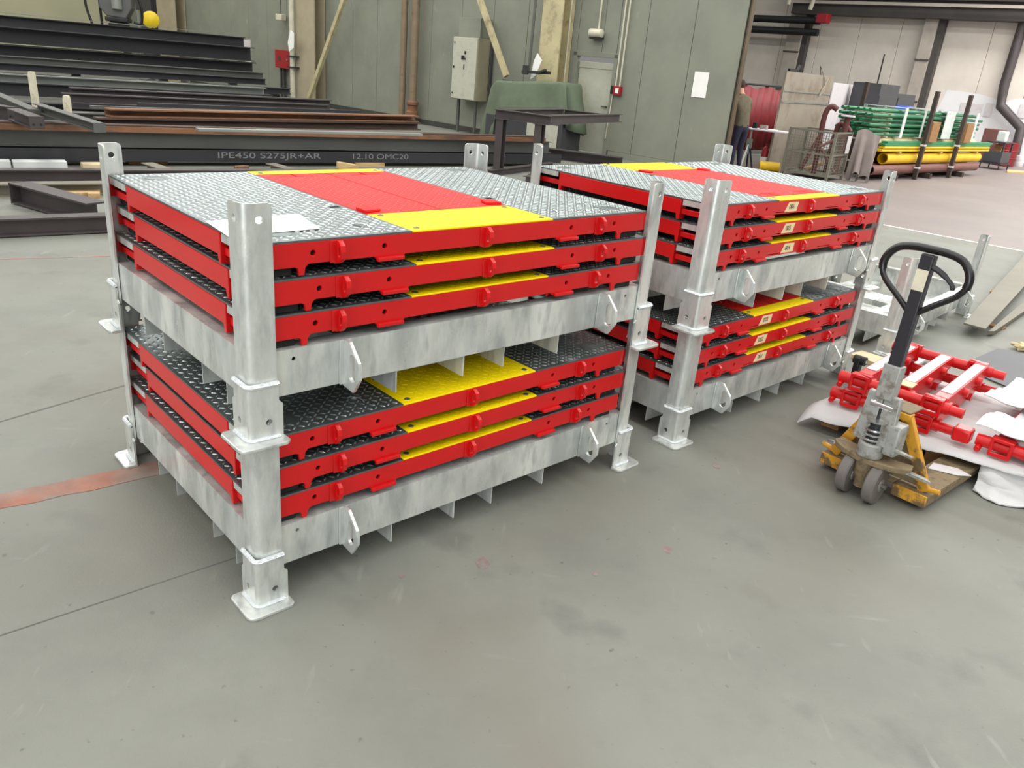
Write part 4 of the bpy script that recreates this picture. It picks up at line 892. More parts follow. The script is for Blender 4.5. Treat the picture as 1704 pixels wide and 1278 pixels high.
m = MB(); m.box(-.16, .16, -.12, .05, -.09, .09); m.build('box', 'pipe_white', l2, bevel=.02); m = MB(); m.cyl((.0, -.03, .09), (0, -.03, 4), .012, 6); m.build('cord', 'black', l2)
P = wall(485, 68, .68); m = MB(); m.prism([(-.1, -.3), (.12, -.18), (.14, .2), (-.02, .28), (-.16, -.05)], -.02, .0, XZ); tag(m.build('tag_sheet', 'paper', loc=P, rz=WROT), 'white paper tag hanging on the cream pipe', 'paper tag')
P = wall(892, 110, .62); m = MB(); m.prism([(-.12, -.28), (.02, -.2), (.16, .12), (.02, .26), (-.06, .1)], -.02, .0, XZ); o = m.build('tag_sheet', 'paper', loc=P, rz=WROT); tag(o, 'white paper tag hanging on the cream column', 'paper tag')
P = wall(886, 121, .75); m = MB(); m.bar((-.3, 0, 0), (.5, 0, .03), .05, .06); m.cyl((-.2, 0, -.05), (-.2, 0, .14), .07, 10); m.bar((.15, 0, .0), (.45, -.1, .08), .06, .05); tag(m.build('pipe_vice', 'steel_dark', loc=P, rz=WROT, bevel=.006), 'dark clamp fitting sticking out below the paper tag', 'clamp')
a = wall(880, 118, .5); m = MB(); m.tube([(0, 0, 0), (.02, 0, 2), (.02, 0, 6)], .03, 8); tag(m.build('conduit', 'steel_grey', loc=a), 'thin grey conduit on the left face of the cream column', 'conduit', 'wall conduits')
# white sheet behind the steel stock, machine mast with hoses, yellow lamp
a = wall(407, 68, 1.6); m = MB()
m.prism([(0, -.55), (.28, -.9), (.3, .05), (-.05, .02)], -.01, .01, XZ); tag(m.build('hanging_sheet', 'sheet_white', loc=a, rz=WROT), 'white sheet standing behind the ends of the dark beams', 'sheet')
P = wall(198, 38, 4); k_ = 1302 / (P - CAMP).dot(_fw)
ms = empty('spot_welder', P, R(15), 'grey hanging spot welder with black hoses above the stock', 'machine')
m = MB(); m.prism([(-.55, 1.5), (-.42, .35), (-.25, .15), (.25, .12), (.42, .4), (.5, 1.5)], -.25, .25, XZ); bdy = m.build('body', 'steel_grey', ms, bevel=.03)
m = MB(); m.cyl((.05, -.3, .35), (.05, -.3, 1.5), .14, 14); m.build('cylinder', 'steel_light', bdy); m = MB(); m.box(-.3, .3, -.3, .3, .02, .14); m.build('head', 'black', ms, bevel=.03); m = MB(); m.box(-.24, .24, -.24, .24, -.12, .019); m.build('electrode', 'black', ms, bevel=.05)
for pth in ([(-.62, 0, 1.0), (-.78, 0, .9), (-.82, 0, .4), (-.7, 0, -.1)], [(-.48, 0, 1.4), (-.46, 0, .6), (-.45, 0, -.1)], [(.45, 0, .9), (.62, 0, .5), (.6, 0, .05), (.4, 0, .05)]):
    m = MB(); m.tube(smooth_path(pth, 6), .035, 8); m.build('hose', 'black', ms)
P = wall(251, 33, 2.2); yl = empty('yellow_lamp', P, R(10), 'round yellow lamp housing above the end of the stock', 'lamp')
m = MB(); m.lathe([(.05, -.16), (.22, -.13), (.26, -.02), (.25, .05), (.12, .12)], (0, 0, 0), (.3, -1, .1), 22); m.build('housing', 'yellow_box', yl); m = MB(); m.lathe([(.08, .0), (.07, -.3), (.04, -.32)], (.03, 0, -.05), (0, 0, 1), 12); m.build('stem', 'black', yl)
P = wall(232, 42, 2.8); m = MB(); m.box(-.04, .04, -.04, .04, -1.0, .42); tag(m.build('grey_upright', 'steel_light', loc=P), 'short pale upright standing behind the stock by the yellow lamp', 'post')
# tarpaulin over a machine
tl_ = W(7.1, .55, 0); tw, td = 2.05, .75
mc = wthing('covered_machine', 7.62, .55, 0, 'grey machine base standing under the green tarpaulin', 'machine')
m = MB(); m.box(.1, 2.3, -.72, -.06, .0, .62); m.build('base', 'machine_dark', mc, bevel=.01); m = MB(); m.box(1.35, 2.2, -.74, -.7205, .04, .58); m.build('door_panel', 'cabinet', mc, bevel=.005); m = MB(); m.box(.3, 2.0, -.6, -.1, .621, 1.28); m.build('upper_body', 'machine_dark', mc, bevel=.01)
def tarp():
    n = 72; rows = []
    def rect(k, hw, hd, rr):
        a = 2 * math.pi * k / n; c, s = math.cos(a), math.sin(a); e = .35
        return (hw * math.copysign(abs(c) ** e, c), hd * math.copysign(abs(s) ** e, s))
    levels = [(0, .02, 0), (.3, .01, 0), (.75, .02, 0), (.97, .0, 0), (1.0, -.04, 0), (1.03, -.12, .3), (1.06, -.25, .6), (1.10, -.4, .9), (1.14, -.55, 1), (1.19, -.72, 1.1)]
    vs = []
    for li, (f, dz, fold) in enumerate(levels):
        for k in range(n):
            x, y = rect(k, 1.06 * f, .34 * f, 0); a = 2 * math.pi * k / n
            w = fold * .055 * (math.sin(a * 7 + 1) + .7 * math.sin(a * 12.0 + 2))
            r = math.hypot(x, y) or 1; hem = dz * (1.0 + .18 * math.sin(a * 2 + .6) + (.75 if x < -.85 else .25 if x > .9 else 0)) if li > 5 else dz
            vs.append((1.2 + x + x / r * w * 1.5, -.36 + y + y / r * w, 1.36 + hem + (.06 * nz(x, y, 3, 2) if li < 5 else 0) + .05 * (x / .8) * (f > 0)))
    m = MB(); fs = [(i * n + k, i * n + (k + 1) % n, (i + 1) * n + (k + 1) % n, (i + 1) * n + k) for i in range(len(levels) - 1) for k in range(n)]
    m.add(vs, fs); return m
tp = tarp().build('tarpaulin', 'tarp', loc=W(7.62, .55, 0), rz=WROT, ang=80); tag(tp, 'green tarpaulin draped over a machine in front of the door', 'tarpaulin')
sm = tp.modifiers.new('thick', 'SOLIDIFY'); sm.thickness = .012
# welded beam table in front of the tarpaulin
A_ = at(833, 182, 1.02); C_ = at(912, 192, 1.02); ta = math.atan2((C_ - A_).y, (C_ - A_).x); tlx = (C_ - A_).length
tb = empty('beam_table', (A_.x, A_.y, 0), ta, 'welded frame table of mauve steel beams before the tarpaulin', 'steel frame')
I_ = prof_I(.14, .12, .012, .01); mvb = lambda m: m
m = MB(); m.prism(I_, -.08, tlx + .06, lambda a, b, c: (c, a, b + .88)); m.build('front_beam', 'steel_mauve', tb, smooth=False)
for nm, x, L_ in (('right_beam', tlx, 2.75), ('left_beam', 0, 2.2)):
    m = MB(); m.prism(I_, .065, L_, lambda a, b, c: (x + a, c, b + .885)); m.build(nm, 'steel_mauve', tb, smooth=False)
m = MB(); m.prism(I_, .07, tlx - .07, lambda a, b, c: (c, 2.1 + a, b + .885)); m.build('rear_beam', 'steel_mauve', tb, smooth=False)
for x, y in ((.04, 0), (tlx - .12, 0)):
    m = MB(); m.prism(prof_I(.1, .12, .012, .01), -.3, 1.9, lambda a, b, c: (x + a, y + c, b)); m.build('skid_beam', 'steel_mauve', tb, smooth=False)
    m = MB(); h_, w_ = .14, .12
    m.prism([(px + x, py - .07 + y) for px, py in [(a, b) for a, b in prof_I(.14, .12, .012, .01)]], .112, .872, XYZ); lg = m.build('leg', 'steel_mauve', tb, smooth=False)
    m = MB(); m.box(x - .09, x + .09, y - .09, y + .09, .1, .112); m.build('foot_plate', 'steel_mauve', lg)
    m = MB(); m.box(x - .09, x + .09, y - .09, y + .09, .8725, .879); m.build('head_plate', 'steel_mauve', lg)
P = at(905, 272, 0)
m = MB(); m.prism(prof_U(.2, .2, .015, .01), 0, 1.6, lambda a, b, c: (c, a, b)); tag(m.build('steel_channel', 'steel_mauve', loc=at(905, 262, 0), rz=R(-20), smooth=False), 'dark channel on the floor behind the beam table', 'steel beam')

# ================================================================== THE NEXT BAY, RIGHT BACKGROUND
def zof(x, y, P):            # height of a pixel on the vertical through ground point P (facing the camera)
    h = Vector((P.x, P.y, 0)); n = h.normalized(); return onplane(x, y, n, n.dot(h)).z
# far wall: columns, girder, heater tubes, downpipe
def fvert(x, y, t=.0): P = fwall(x, y, t); return P
for i, (x0, x1, y) in enumerate([(1538, 1560, 50), (1312, 1336, 60)]):
    a, b = fwall(x0, y, .25), fwall(x1, y, .25); s0_, s1_ = sval(a), sval(b); m = MB(); t0 = -TF
    m.box(s0_, s1_, -.4, -.02, 0, 10); o = struct(m.build('trim_%d' % (7 + i), 'far_column', loc=W(0, TF, 0), rz=WROT, bevel=.01))
    for z in (1.6, 3.0, 4.4, 5.8): q = MB(); q.box(s0_ - .02, s1_ + .02, -.43, -.401, z, z + .06); q.build('batten', 'girder', o)
    q = MB(); q.box(s1_ + .002, s1_ + .22, -.3, -.02, 0, 10); q.build('flange', 'girder', o)
zg = fwall(1702, 36, .6).z; m = MB(); m.box(6, 50, -.7, -.06, zg, zg + .9); m.box(6, 50, -.9, -.701, zg + .55, zg + .75); gd = struct(m.build('trim_9', 'girder', loc=W(0, TF, 0), rz=WROT, bevel=.01))
m = MB(); m.box(6, 50, -.95, -.901, zg + .35, zg + .45); m.build('crane_rail', 'far_column', gd)
m = MB(); m.box(6, 50, -1.4, -.06, zg + 1.3, zg + 1.9); struct(m.build('trim_10', 'girder', loc=W(0, TF, 0), rz=WROT))
ht = empty('radiant_heater', fwall(1370, 34, 1.0), WROT, 'black twin-tube radiant heater with red burner box near the ceiling', 'heater')
for dz in (-.02, -.42): m = MB(); m.cyl((-5.5, 0, dz), (-.1, 0, dz), .13, 14); m.build('tube', 'black', ht)
m = MB(); m.box(-.22, .2, -.2, .2, -.1, .22); m.build('burner_box', 'red_box', ht, bevel=.03)
m = MB(); m.tube(smooth_path([(-.6, 0, .35), (-.6, 0, .9), (-1.4, 0, .95), (-1.5, 0, .5)], 4), .08, 10); m.build('flue', 'pipe_white', ht)
pts = [(1706, 30), (1671, 143), (1665, 176), (1699, 213), (1687, 262)]
P = [fwall(x, y, .3) for x, y in pts]; P[1].x, P[1].y = P[0].x, P[0].y
P = [fwall(x, y, .3) for x, y in pts]; m = MB(); m.tube([p - P[0] for p in P], .16, 12); tag(m.build('downpipe', 'steel_mauve', loc=P[0]), 'dark bent downpipe on the far wall at the right edge', 'pipe')
# wall notices
for i, (x, y) in enumerate([(1615, 183), (1645, 183), (1702, 185)]):
    p = fwall(x, y, .02); m = MB(); m.box(-.35 if i == 0 else -.12, .35 if i == 0 else .12, -.01, .0, -.22, .22); tag(m.build('wall_notice', 'sheet_white', loc=p, rz=WROT), ['wide pale notice on the white painted far wall', 'narrow pale notice next to the wide one on the far wall', 'pale notice right of the bent downpipe'][i], 'notice')
# tall board
PB = at(1277, 281); hb = zof(1306, 118, PB); b1 = at(1388, 128, hb); dv = b1 - PB; dv.z = 0; pa_ = math.atan2(dv.y, dv.x)
o = empty('tall_panel', (PB.x, PB.y, 0), pa_, 'tall weathered steel panel standing behind the mesh cage', 'panel')
m = MB(); m.box(0, dv.length, 0, .05, 0, hb); m.build('plate', 'panel_board', o, bevel=.004)
m = MB(); m.box(.02, dv.length - .02, -.012, -.0005, hb * .69, hb * .71); m.box(.02, dv.length - .02, -.012, -.0005, hb * .8, hb * .815); m.build('rail', 'steel_light', o)
m = MB(); m.tube(smooth_path([(.85 * dv.length, -.03, hb - .05), (.72 * dv.length, -.04, hb - .45), (.8 * dv.length, -.04, hb - .2), (.7 * dv.length, .06, hb + .2), (.76 * dv.length, .06, hb - .02)], 5), .012, 6); m.build('rope', 'panel_board', o)
m = MB(); m.box(.12, .5, .0, .05, hb + .001, hb + .06); m.bar((.5, .02, hb + .02), (.62, .02, hb + .14), .05, .05); m.build('hook_tray', 'black', o)
# white sheet screen
PS = at(1412, 284); hs = zof(1395, 136, PS); hs2 = zof(1463, 151, PS); l_ = at(1389, 136, hs); r_ = at(1463, 148, hs); dv = r_ - l_; dv.z = 0
o = empty('sheet_screen', (l_.x, l_.y, 0), math.atan2(dv.y, dv.x), 'large whitish sheet on a screen behind the cage', 'screen')
m = MB(); m.prism([(0, .3), (dv.length, .3), (dv.length, hs - .12), (dv.length * .8, hs - .02), (dv.length * .3, hs), (0, hs - .02)], 0, .03, XZ); m.build('sheet', 'sheet_white', o, bevel=.004)
for x in (.1, dv.length - .1): m = MB(); m.box(x - .03, x + .03, .031, .08, 0, hs - .15); m.build('post', 'steel_grey', o)
# mesh cage pallet
ca, cb, cc = at(1300, 291), at(1357, 298), at(1404, 297); e1 = cb - ca; hd_ = math.atan2(e1.y, e1.x); L1 = .95; L2 = .95; HC_ = .98
hd_ = R(-38); o = empty('mesh_cage', (ca.x, ca.y, 0), hd_, 'grey wire mesh cage pallet filled with pipe pieces', 'mesh cage'); cg = o
for x in (0, L1):
    for y in (0, L2): m = MB(); m.box(x - .025, x + .025, y - .025, y + .025, 0, HC_); m.build('post', 'cage_grey', o)
for z in (.1, HC_ - .02, .52):
    for (a, b) in (((.026, 0), (L1 - .026, 0)), ((.026, L2), (L1 - .026, L2)), ((0, .026), (0, L2 - .026)), ((L1, .026), (L1, L2 - .026))):
        m = MB(); m.bar((*a, z), (*b, z), .03, .035); m.build('rail', 'cage_grey', o)
m = MB(); m.box(.03, L1 - .03, .03, L2 - .03, .09, .1); m.build('floor_plate', 'cage_grey', o)
def mesh_side(fx, length, z0=.12, z1=HC_ - .04, g=.055):
    m = MB(); n = int(length / g)
    for k in range(1, n): m.bar(fx(k * g, z0), fx(k * g, z1), .006, .006, up=(.5, .5, 0))
    nz_ = int((z1 - z0) / g)
    for k in range(nz_): m.bar(fx(.03, z0 + k * g), fx(length - .03, z0 + k * g), .006, .006)
    w = m.build('wire_mesh', 'cage_grey', cg, smooth=False); w['kind'] = 'stuff'
mesh_side(lambda u, z: (u, 0, z), L1); mesh_side(lambda u, z: (u, L2, z), L1); mesh_side(lambda u, z: (0, u, z), L2); mesh_side(lambda u, z: (L1, u, z), L2)
m = MB(); m.box(L1 + .026, L1 + .03, .7, .95, .55, .9); m.build('tag_plate', 'sheet_white', cg)
def cgp(x, y, z): return Vector((ca.x, ca.y, 0)) + Vector((math.cos(hd_) * x - math.sin(hd_) * y, math.sin(hd_) * x + math.cos(hd_) * y, z))
for i, (pth, r, mt, lab) in enumerate([([(.55, .35, .1), (.5, .38, 1.05), (.52, .38, 1.35), (.6, .4, 1.45), (.72, .42, 1.4)], .055, 'pipe_red', 'tall brown pipe with a bent top standing in the cage'),
        ([(.6, .25, .66), (.93, .5, .92)], .03, 'pipe_brown', 'slanting brown brace pipe in the cage'), ([(.62, .28, .62), (.94, .4, .18)], .03, 'pipe_brown', 'brown pipe leaning down to the cage floor'),
        ([(.2, .5, .12), (.35, .75, .8)], .04, 'pipe_red', 'short dark red pipe at the left inside the cage'), ([(.62, .85, .1), (.66, .85, 1.02), (.8, .85, 1.1), (.94, .86, .98)], .055, 'pipe_red', 'red pipe elbow rising over the rear cage rail'),
        ([(.9, .6, .1), (.9, .62, 1.28)], .06, 'pipe_red', 'thick upright red pipe with a white flange in the cage'), ([(.25, .7, .13), (.55, .75, .3)], .05, 'wood', 'wood coloured pipe lying low in the cage')]):
    P0 = cgp(*pth[0]); m = MB(); m.tube([cgp(*q) - P0 for q in (smooth_path(pth, 4) if len(pth) > 2 else pth)], r, 12); pc = m.build('pipe_piece', mt, loc=P0); tag(pc, lab, 'pipe', 'pipe pieces in the cage')
    if i == 5: m = MB(); m.lathe([(.14, 0), (.14, .03)], (cgp(.9, .62, 1.281) - P0), (0, 0, 1), 18); m.build('flange', 'sheet_white', pc)
# grey cloth hanging over a low bench in front of the pipe stack
pc_ = at(1407, 296); dirS = (at(1577, 296) - at(1521, 299)); dirS.z = 0; SA = math.atan2(dirS.y, dirS.x); SU = Vector((math.cos(SA), math.sin(SA), 0)); SV = Vector((-math.sin(SA), math.cos(SA), 0))
def cl(u, v):
    p = at(1407, 301) + (at(1446, 305) - at(1407, 301)) * v; z = .95 * (1 - u) + .06; return (p.x + .05 * math.sin(v * 19) * u, p.y + .12 * math.sin(v * 13 + 1) * u - .25 * u * 0, max(.01, z + .05 * math.sin(v * 5) - (.1 * math.sin(v * 16) * u)))
sheet('grey_cloth', cl, 14, 30, 'cloth_grey', 'grey cloth hanging at the left end of the pipe stack', 'cloth', .012)
# pipe rack: bearers, stanchions, pipes, bars, green tubes
S0 = at(1452, 301.5)                        # left front end on the floor
def SP(u, v, z): return S0 + SU * u + SV * v + Vector((0, 0, z))
LS = 6.4
for i, u in enumerate((.9, 2.7, 4.6)):
    m = MB(); m.box(-.06, .06, -.1, 1.25, 0, .12); tag(m.build('rack_bearer', 'stanchion', loc=SP(u, 0, 0), rz=SA, bevel=.005), 'dark bearer under the pipe stack, ' + ['left one', 'middle one', 'right one'][i], 'bearer', 'bearers of the pipe rack')
for i, (x, y, xt, yt, v) in enumerate([(1521, 299, 1559, 152, -.12), (1577, 296, 1613, 158, -.12), (1475, 205, 1483, 145, 1.3)]):
    if i < 2: P = at(x, y)
    else: P = SP(1.2, 1.25, 0)
    h = zof(xt, yt, P) if i < 2 else 2.0; m = MB(); m.box(-.045, .045, -.045, .045, 0, h); o = m.build('stanchion', 'stanchion', loc=(P.x, P.y, 0), rz=SA, bevel=.006)
    tag(o, ['dark stanchion in front of the pipe stack, left one', 'dark stanchion in front of the pipe stack, right one', 'dark stanchion rising behind the green tubes'][i], 'stanchion', 'stanchions of the pipe rack')
    for z in (.25, .75): m = MB(); m.box(-.05, .05, -.05, .05, z, z + .04); m.build('tape_band', 'sheet_white', o)
def pipe(u0, u1, v, z, r, mt, lab, cat='pipe', grp='pipes in the rack', hollow=False):
    P = SP(u0, v, z + r); m = MB()
    if hollow:
        n = 16; m.plate(circ(0, 0, r, n), [circ(0, 0, r * .82, n)], 0, u1 - u0, lambda a, b, c: (c, a, b))
    else: m.cyl((0, 0, 0), (u1 - u0, 0, 0), r, 14)
    tag(m.build('pipe', mt, loc=P, rz=SA), lab, cat, grp)
pipe(-.1, 5.7, .08, .121, .105, 'pipe_brown', 'reddish brown pipe lowest in the rack, front one', hollow=True)
pipe(.1, 5.6, .32, .121, .105, 'pipe_brown', 'reddish brown pipe lowest in the rack, second from the front', hollow=True)
pipe(.2, 5.4, .56, .121, .105, 'pipe_red', 'dark red pipe lowest in the rack, at the back', hollow=True)
pipe(.5, 5.8, .14, .335, .125, 'yellow_pipe', 'thick yellow pipe lying on the brown pipes', hollow=True)
pipe(.0, 5.2, .5, .335, .125, 'pipe_brown', 'thick brown pipe behind the thick yellow one', hollow=True)
for i in range(6):
    pipe(.1 + .03 * i, 6.15 - .03 * (i % 3), .03 + .062 * (i % 3), .615 + .062 * (i // 3), .028, 'yellow_pipe', 'thin yellow bar in the bundle, ' + ['front of the lower row', 'middle of the lower row', 'back of the lower row', 'front of the upper row', 'middle of the upper row', 'back of the upper row'][i], 'bar', 'yellow bars')
for i, u in enumerate((1.0, 3.2, 5.4)):
    m = MB(); m.box(-.04, .04, 0, .7, 0, .03); tag(m.build('timber_lath', 'wood', loc=SP(u, 0, .585), rz=SA), 'timber lath between pipes and yellow bars, ' + ['left', 'middle', 'right'][i], 'lath', 'laths in the rack')
for i in range(4):
    P = SP(.2 + .05 * i, .02 + .09 * (i % 2), .741 + .046 * (i // 2)); m = MB(); m.box(0, 6.0, 0, .08, 0, .045); tag(m.build('green_bar', 'green_bar', loc=P, rz=SA, bevel=.004), 'flat green bar on the yellow bundle, ' + ['lower front', 'lower back', 'upper front', 'upper back'][i], 'bar', 'green flat bars')
for i in range(2): pipe(.1 + .2 * i, 5.6, .3 + .24 * i, .69, .11, 'pipe_beige', ['beige pipe under the green tubes, front one', 'beige pipe under the green tubes, rear one'][i])
for i, (u, lab) in enumerate(((2.35, 'left'), (4.35, 'right'))):
    m = MB(); m.box(-.2, .2, -.06, .1, 0, .45); tag(m.build('wood_post', 'wood_old', loc=SP(u, .0, .836), rz=SA, bevel=.006), 'brown wooden spacer in front of the green tubes, ' + lab + ' one', 'spacer', 'wooden spacers')
rows, per = 6, 5
tname = ['lowest', 'second', 'third', 'fourth', 'fifth', 'topmost']; pname = ['front', 'second', 'middle', 'fourth', 'rear']
for i in range(rows):
    for j in range(per):
        u0 = -.45 + .04 * ((i * 3 + j * 2) % 5); u1 = 5.35 + .06 * ((i + 2 * j) % 5)
        pipe(u0, u1, .20 + .17 * j + .03 * (i % 2), .925 + .098 * i, .034, 'green', f'green tube in the {tname[i]} row of the bundle, {pname[j]} tube', 'tube', 'green tubes on the rack')
for i in range(rows):
    for u, h in ((.4, 'left'), (3.5, 'right')):
        m = MB(); m.box(-.03, .03, 0, .86, 0, .0135); tag(m.build('tube_spacer', 'wood_pale', loc=SP(u, .12, .9905 + .098 * (i - 1) + .006 if i else .9105 + .0005), rz=SA), f'pale spacer lath under the {tname[i]} green tube row, {h} end', 'lath', 'laths between the green tubes')
for i, (u, w_) in enumerate(((.9, .12), (3.1, .5), (4.9, .14), (1.9, .08))):
    m = MB(); m.plate([(-.02, .0), (.95, .0), (.95, .63), (-.02, .63)], [[(-.005, .012), (.935, .012), (.935, .618), (-.005, .618)]], 0, w_, YZ); tag(m.build('wrap_band', 'shrink', loc=SP(u, .10, .908), rz=SA), ['narrow plastic wrap near the left end of the green tubes', 'broad plastic wrap around the middle of the green tubes', 'plastic wrap near the right end of the green tubes', 'thin plastic strap left of the broad wrap on green tubes'][i], 'plastic wrap')
# things behind the rack: dark cabinets, blue drum, trolley, red drum, bucket
def atd(x, y, z): return at(x, y, z)
Pq = at(1525, 279) + SV * 1.1
cbx = empty('dark_cabinet', (Pq.x, Pq.y, 0), SA, 'dark grey cabinet row standing behind the green tubes', 'cabinet')
hq = zof(1480, 141, Pq); m = MB(); m.box(-.9, .2, 0, .8, 0, hq); m.build('body', 'machine_dark', cbx, bevel=.01); m = MB(); m.box(.21, 1.3, 0, .8, 0, hq * .9); m.build('body', 'machine_dark', cbx, bevel=.01)
for x in (-.88, .23): m = MB(); m.box(x, x + 1.04, -.02, -.0005, .1, hq * .85); d_ = m.build('door', 'machine_dark', cbx, bevel=.006); m = MB(); m.box(x + .9, x + .95, -.045, -.0205, hq * .4, hq * .5); m.build('handle', 'steel_light', d_)
m = MB(); m.cyl((-.35, .4, hq), (-.35, .4, hq + .75), .02, 8); m.build('aerial', 'black', cbx)
def drum(name, P, r, h, mt, label, cat='drum'):
    m = MB(); m.lathe([(r * .94, 0), (r, .02), (r, h * .33), (r * 1.04, h * .35), (r, h * .37), (r, h * .64), (r * 1.04, h * .66), (r, h * .68), (r, h - .02), (r * .94, h), (r * .9, h - .02)], (0, 0, 0), (0, 0, 1), 24); tag(m.build(name, mt, loc=P), label, cat)
P = SP(3.7, 1.4, 0); drum('blue_drum', (P.x, P.y, 0), .22, zof(1506, 176, P), 'blue', 'blue drum standing behind the green tubes')
P = SP(4.9, 1.5, 0); bx_ = empty('white_machine', (P.x, P.y, 0), SA, 'white rounded machine cover behind the left stanchion', 'machine'); h = zof(1522, 186, P); m = MB(); m.box(-.45, .3, -.2, .3, 0, h - .12); m.build('base', 'machine_dark', bx_, bevel=.02); m = MB(); m.lathe([(.32, 0), (.33, .05), (.22, .12), (.05, .15)], (-.1, .05, h - .119), (0, 0, 1), 20); m.build('cover', 'paper', bx_)
P = at(1668, 276); drum('red_drum', P, .3, zof(1672, 236, P), 'curtain', 'red drum in front of the far wall')
P = at(1694, 277); drum('white_bucket', P, .13, .34, 'sheet_white', 'white bucket standing right of the red drum', 'bucket')
P = at(1652, 281); tr = empty('trolley', P, SA, 'grey trolley loaded with cans and boxes beside the red drum', 'trolley')
m = MB(); m.box(-.4, .4, -.3, .3, .16, .2); m.build('shelf', 'steel_dark', tr); m = MB(); m.box(-.35, .35, -.25, .25, .201, .5); m.build('box', 'machine_dark', tr, bevel=.01)
for x in (-.36, .36):
    for y in (-.26, .26): m = MB(); m.cyl((x, y, 0), (x, y, .16), .02, 8); m.build('leg', 'steel_dark', tr)
m = MB(); m.box(-.35, .35, -.25, .25, .75, .78); m.build('shelf', 'steel_dark', tr)
for x in (-.33, .33): m = MB(); m.box(x - .02, x + .02, -.24, -.2, .5, .75); m.build('upright', 'steel_dark', tr)
m = MB(); m.box(-.12, .12, -.12, .12, 0, .3); tag(m.build('canister', 'shrink', loc=P + Vector((0, 0, .781)), rz=SA, bevel=.03), 'white and blue canister on the trolley', 'canister')
m = MB(); m.box(-.1, .14, -.1, .1, 0, .2); tag(m.build('carton', 'wood_old', loc=P + SU * .0 + Vector((0, 0, .501)), rz=SA, bevel=.01), 'brown carton on the lower trolley shelf', 'carton')
P = at(1641, 270); m = MB(); m.box(-.3, .3, -.25, .25, 0, zof(1630, 212, P)); tag(m.build('red_crate', 'pipe_brown', loc=(P.x, P.y, 0), rz=SA, bevel=.02), 'brownish red box standing at the right end of the pipe stack', 'box')
flat('wood_plank', [(1676, 282), (1716, 285), (1716, 288), (1676, 285)], .004, .05, 'wood', 'light wooden plank on the floor before the red drum', 'plank', bevel=.004)
# welding bay: red curtain on a rail, work table on a stand, worker, extinguisher, yellow pipe
cu0, cu1 = at(1215, 258, 0), at(1292, 256, 0)
hcu = zof(1292, 145, cu1); L_ = (cu1 - cu0).length; ca_ = math.atan2((cu1 - cu0).y, (cu1 - cu0).x)
co = empty('welding_curtain', cu0, ca_, 'red welding curtain hanging below the cream far wall', 'curtain')
vs = []; nn = 60
for k in range(nn + 1):
    x = -1.0 + (L_ + 2.0) * k / nn; y = .025 * math.sin(k * 1.3) + .02 * math.sin(k * .5)
    for z in (.12, hcu * .5, hcu - .04 * (1 - math.cos(k * .42))): vs.append((x, y, z))
m = MB(); m.add(vs, [(3 * k + j, 3 * k + 3 + j, 3 * k + 4 + j, 3 * k + 1 + j) for k in range(nn) for j in (0, 1)]); cc_ = m.build('cloth', 'curtain', co, ang=80); sm = cc_.modifiers.new('thick', 'SOLIDIFY'); sm.thickness = .01
m = MB(); m.cyl((-1.1, 0, hcu + .02), (L_ + 1.1, 0, hcu + .02), .025, 8); m.build('rail', 'steel_dark', co)
for x in (-1.05, L_ + 1.05): m = MB(); m.cyl((x, 0, 0), (x, 0, hcu), .03, 8); m.build('post', 'steel_dark', co)
P = at(1239, 279); ztb = zof(1258, 214, P); tbk = empty('work_table', (P.x, P.y, 0), R(-35), 'small work table with white papers on a trestle stand', 'work table')
m = MB(); m.box(-.12, .75, -.05, .45, ztb - .03, ztb); m.build('top', 'sheet_white', tbk, bevel=.004)
m = MB(); m.cyl((0, 0, .3), (0, 0, ztb - .03), .025, 10); m.build('pole', 'steel_light', tbk)
m = MB(); m.box(-.06, .06, -.03, .03, .42, .62); m.build('bracket', 'steel_light', tbk, bevel=.005)
for dx, dy, mt in ((-.06, -.12, 'paper'), (.16, .02, 'navy'), (-.02, .16, 'navy')): m = MB(); m.bar((dx * .1, dy * .1, .5), (dx, dy, 0.0), .035, .03, up=(1, 0, 0)); m.build('leg', mt, tbk)
for i, (x, y, w_, h_, mt, lab) in enumerate([(.02, .1, .09, .12, 'black', 'black cup on the work table'), (.2, .15, .16, .08, 'cloth_grey', 'grey tool on the work table'), (.42, .1, .2, .02, 'paper', 'white paper pad on the work table')]):
    p = P + Vector((math.cos(R(-35)) * x - math.sin(R(-35)) * y, math.sin(R(-35)) * x + math.cos(R(-35)) * y, ztb + .001)); m = MB(); m.box(-w_ / 2, w_ / 2, -.05, .05, 0, h_); tag(m.build('table_item', mt, loc=p, rz=R(-35), bevel=.008), lab, 'tool')
P = at(1268, 279); m = MB(); m.lathe([(.07, 0), (.075, .02), (.075, .38), (.05, .44), (.02, .47), (.02, .52)], (0, 0, 0), (0, 0, 1), 16); o = m.build('fire_extinguisher', 'red_box', loc=P); tag(o, 'red fire extinguisher on the floor by the tall panel', 'extinguisher'); m = MB(); m.lathe([(.077, .12), (.077, .24)], (0, 0, 0), (0, 0, 1), 16); m.build('label_band', 'paper', o)
P = at(1262, 283); m = MB(); m.cyl((0, 0, .1), (.42, -.05, .1), .1, 16); tag(m.build('yellow_pipe_piece', 'yellow_pipe', loc=P), 'short yellow pipe piece on the floor behind the rear corner post', 'pipe')
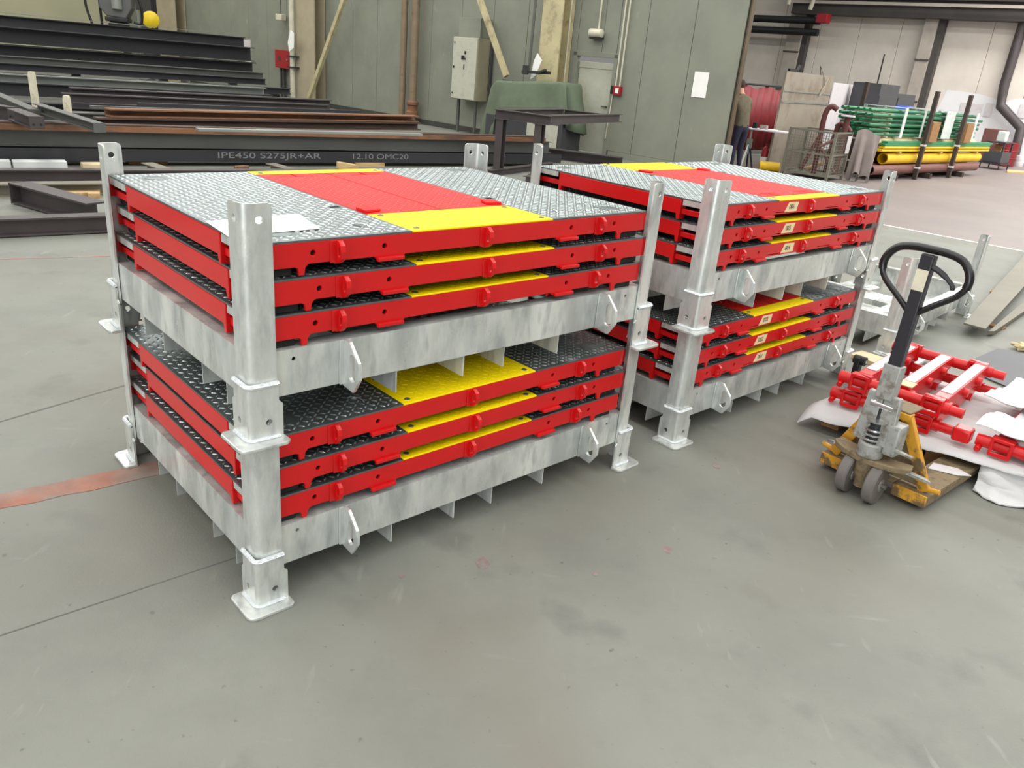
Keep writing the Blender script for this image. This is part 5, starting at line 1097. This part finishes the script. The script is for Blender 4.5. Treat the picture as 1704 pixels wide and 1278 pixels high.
# worker, mostly hidden by the wall edge
def worker(P, rz):
    J = [((0, 0, .92), (.15, .12)), ((.03, 0, 1.12), (.15, .11)), ((.10, 0, 1.34), (.18, .12)), ((.16, 0, 1.47), (.10, .09)), ((.22, 0, 1.55), (.06, .06)), ((.27, 0, 1.63), (.085, .1)), ((.29, 0, 1.72), (.08, .095)),
         ((0, .1, .86), (.1, .1)), ((.03, .11, .48), (.07, .07)), ((-.02, .12, .09), (.05, .05)), ((.14, .13, .04), (.045, .035)),
         ((0, -.1, .86), (.1, .1)), ((.05, -.11, .48), (.07, .07)), ((.0, -.12, .09), (.05, .05)), ((.16, -.13, .04), (.045, .035)),
         ((.12, .2, 1.4), (.07, .07)), ((.16, .27, 1.13), (.055, .055)), ((.38, .2, .98), (.042, .042)), ((.47, .17, .97), (.035, .03)),
         ((.12, -.2, 1.4), (.07, .07)), ((.16, -.27, 1.13), (.055, .055)), ((.38, -.2, .98), (.042, .042)), ((.47, -.17, .97), (.035, .03))]
    E_ = [(0, 1), (1, 2), (2, 3), (3, 4), (4, 5), (5, 6), (0, 7), (7, 8), (8, 9), (9, 10), (0, 11), (11, 12), (12, 13), (13, 14), (2, 15), (15, 16), (16, 17), (17, 18), (2, 19), (19, 20), (20, 21), (21, 22)]
    for base, sgn in ((18, 1), (22, -1)):        # five fingers each
        bx0 = J[base][0]
        for k in range(4): J.append(((bx0[0] + .075 - .008 * abs(k - 1.5), bx0[1] + sgn * (-.028 + .019 * k), bx0[2] - .022), (.009, .009))); E_.append((base, len(J) - 1))
        J.append(((bx0[0] + .03, bx0[1] - sgn * .05, bx0[2] - .01), (.01, .01))); E_.append((base, len(J) - 1))
    me = bpy.data.meshes.new('body'); me.from_pydata([j[0] for j in J], E_, []); o = bpy.data.objects.new('person', me); COL.objects.link(o)
    sk = o.modifiers.new('skin', 'SKIN'); 
    for i, v in enumerate(me.skin_vertices[0].data): v.radius = J[i][1]; v.use_root = (i == 0)
    ss = o.modifiers.new('sub', 'SUBSURF'); ss.levels = 2; ss.render_levels = 2
    dg = bpy.context.evaluated_depsgraph_get(); dg.update(); nm = bpy.data.meshes.new_from_object(o.evaluated_get(dg)); o.modifiers.clear(); o.data = nm
    nm.materials.clear()
    for k in ('shirt', 'navy', 'skin', 'black'): nm.materials.append(MATS[k])
    for p in nm.polygons:
        c = p.center; p.use_smooth = True
        p.material_index = 3 if c.z < .09 else 1 if c.z < .9 and abs(c.y) < .24 and c.x < .3 else 2 if c.z > 1.53 or c.x > .42 else 0
    o.location = P; o.rotation_euler = (0, 0, rz); tag(o, 'person in brown checked shirt and navy trousers leaning over the table', 'person')
    m = MB(); m.lathe([(.02, .115), (.06, .1), (.092, .05), (.098, 0), (.09, -.05)], (.265, 0, 1.70), (-.25, 0, 1), 16); m.build('hair', 'hair', o)
worker(at(1221, 283), R(120))
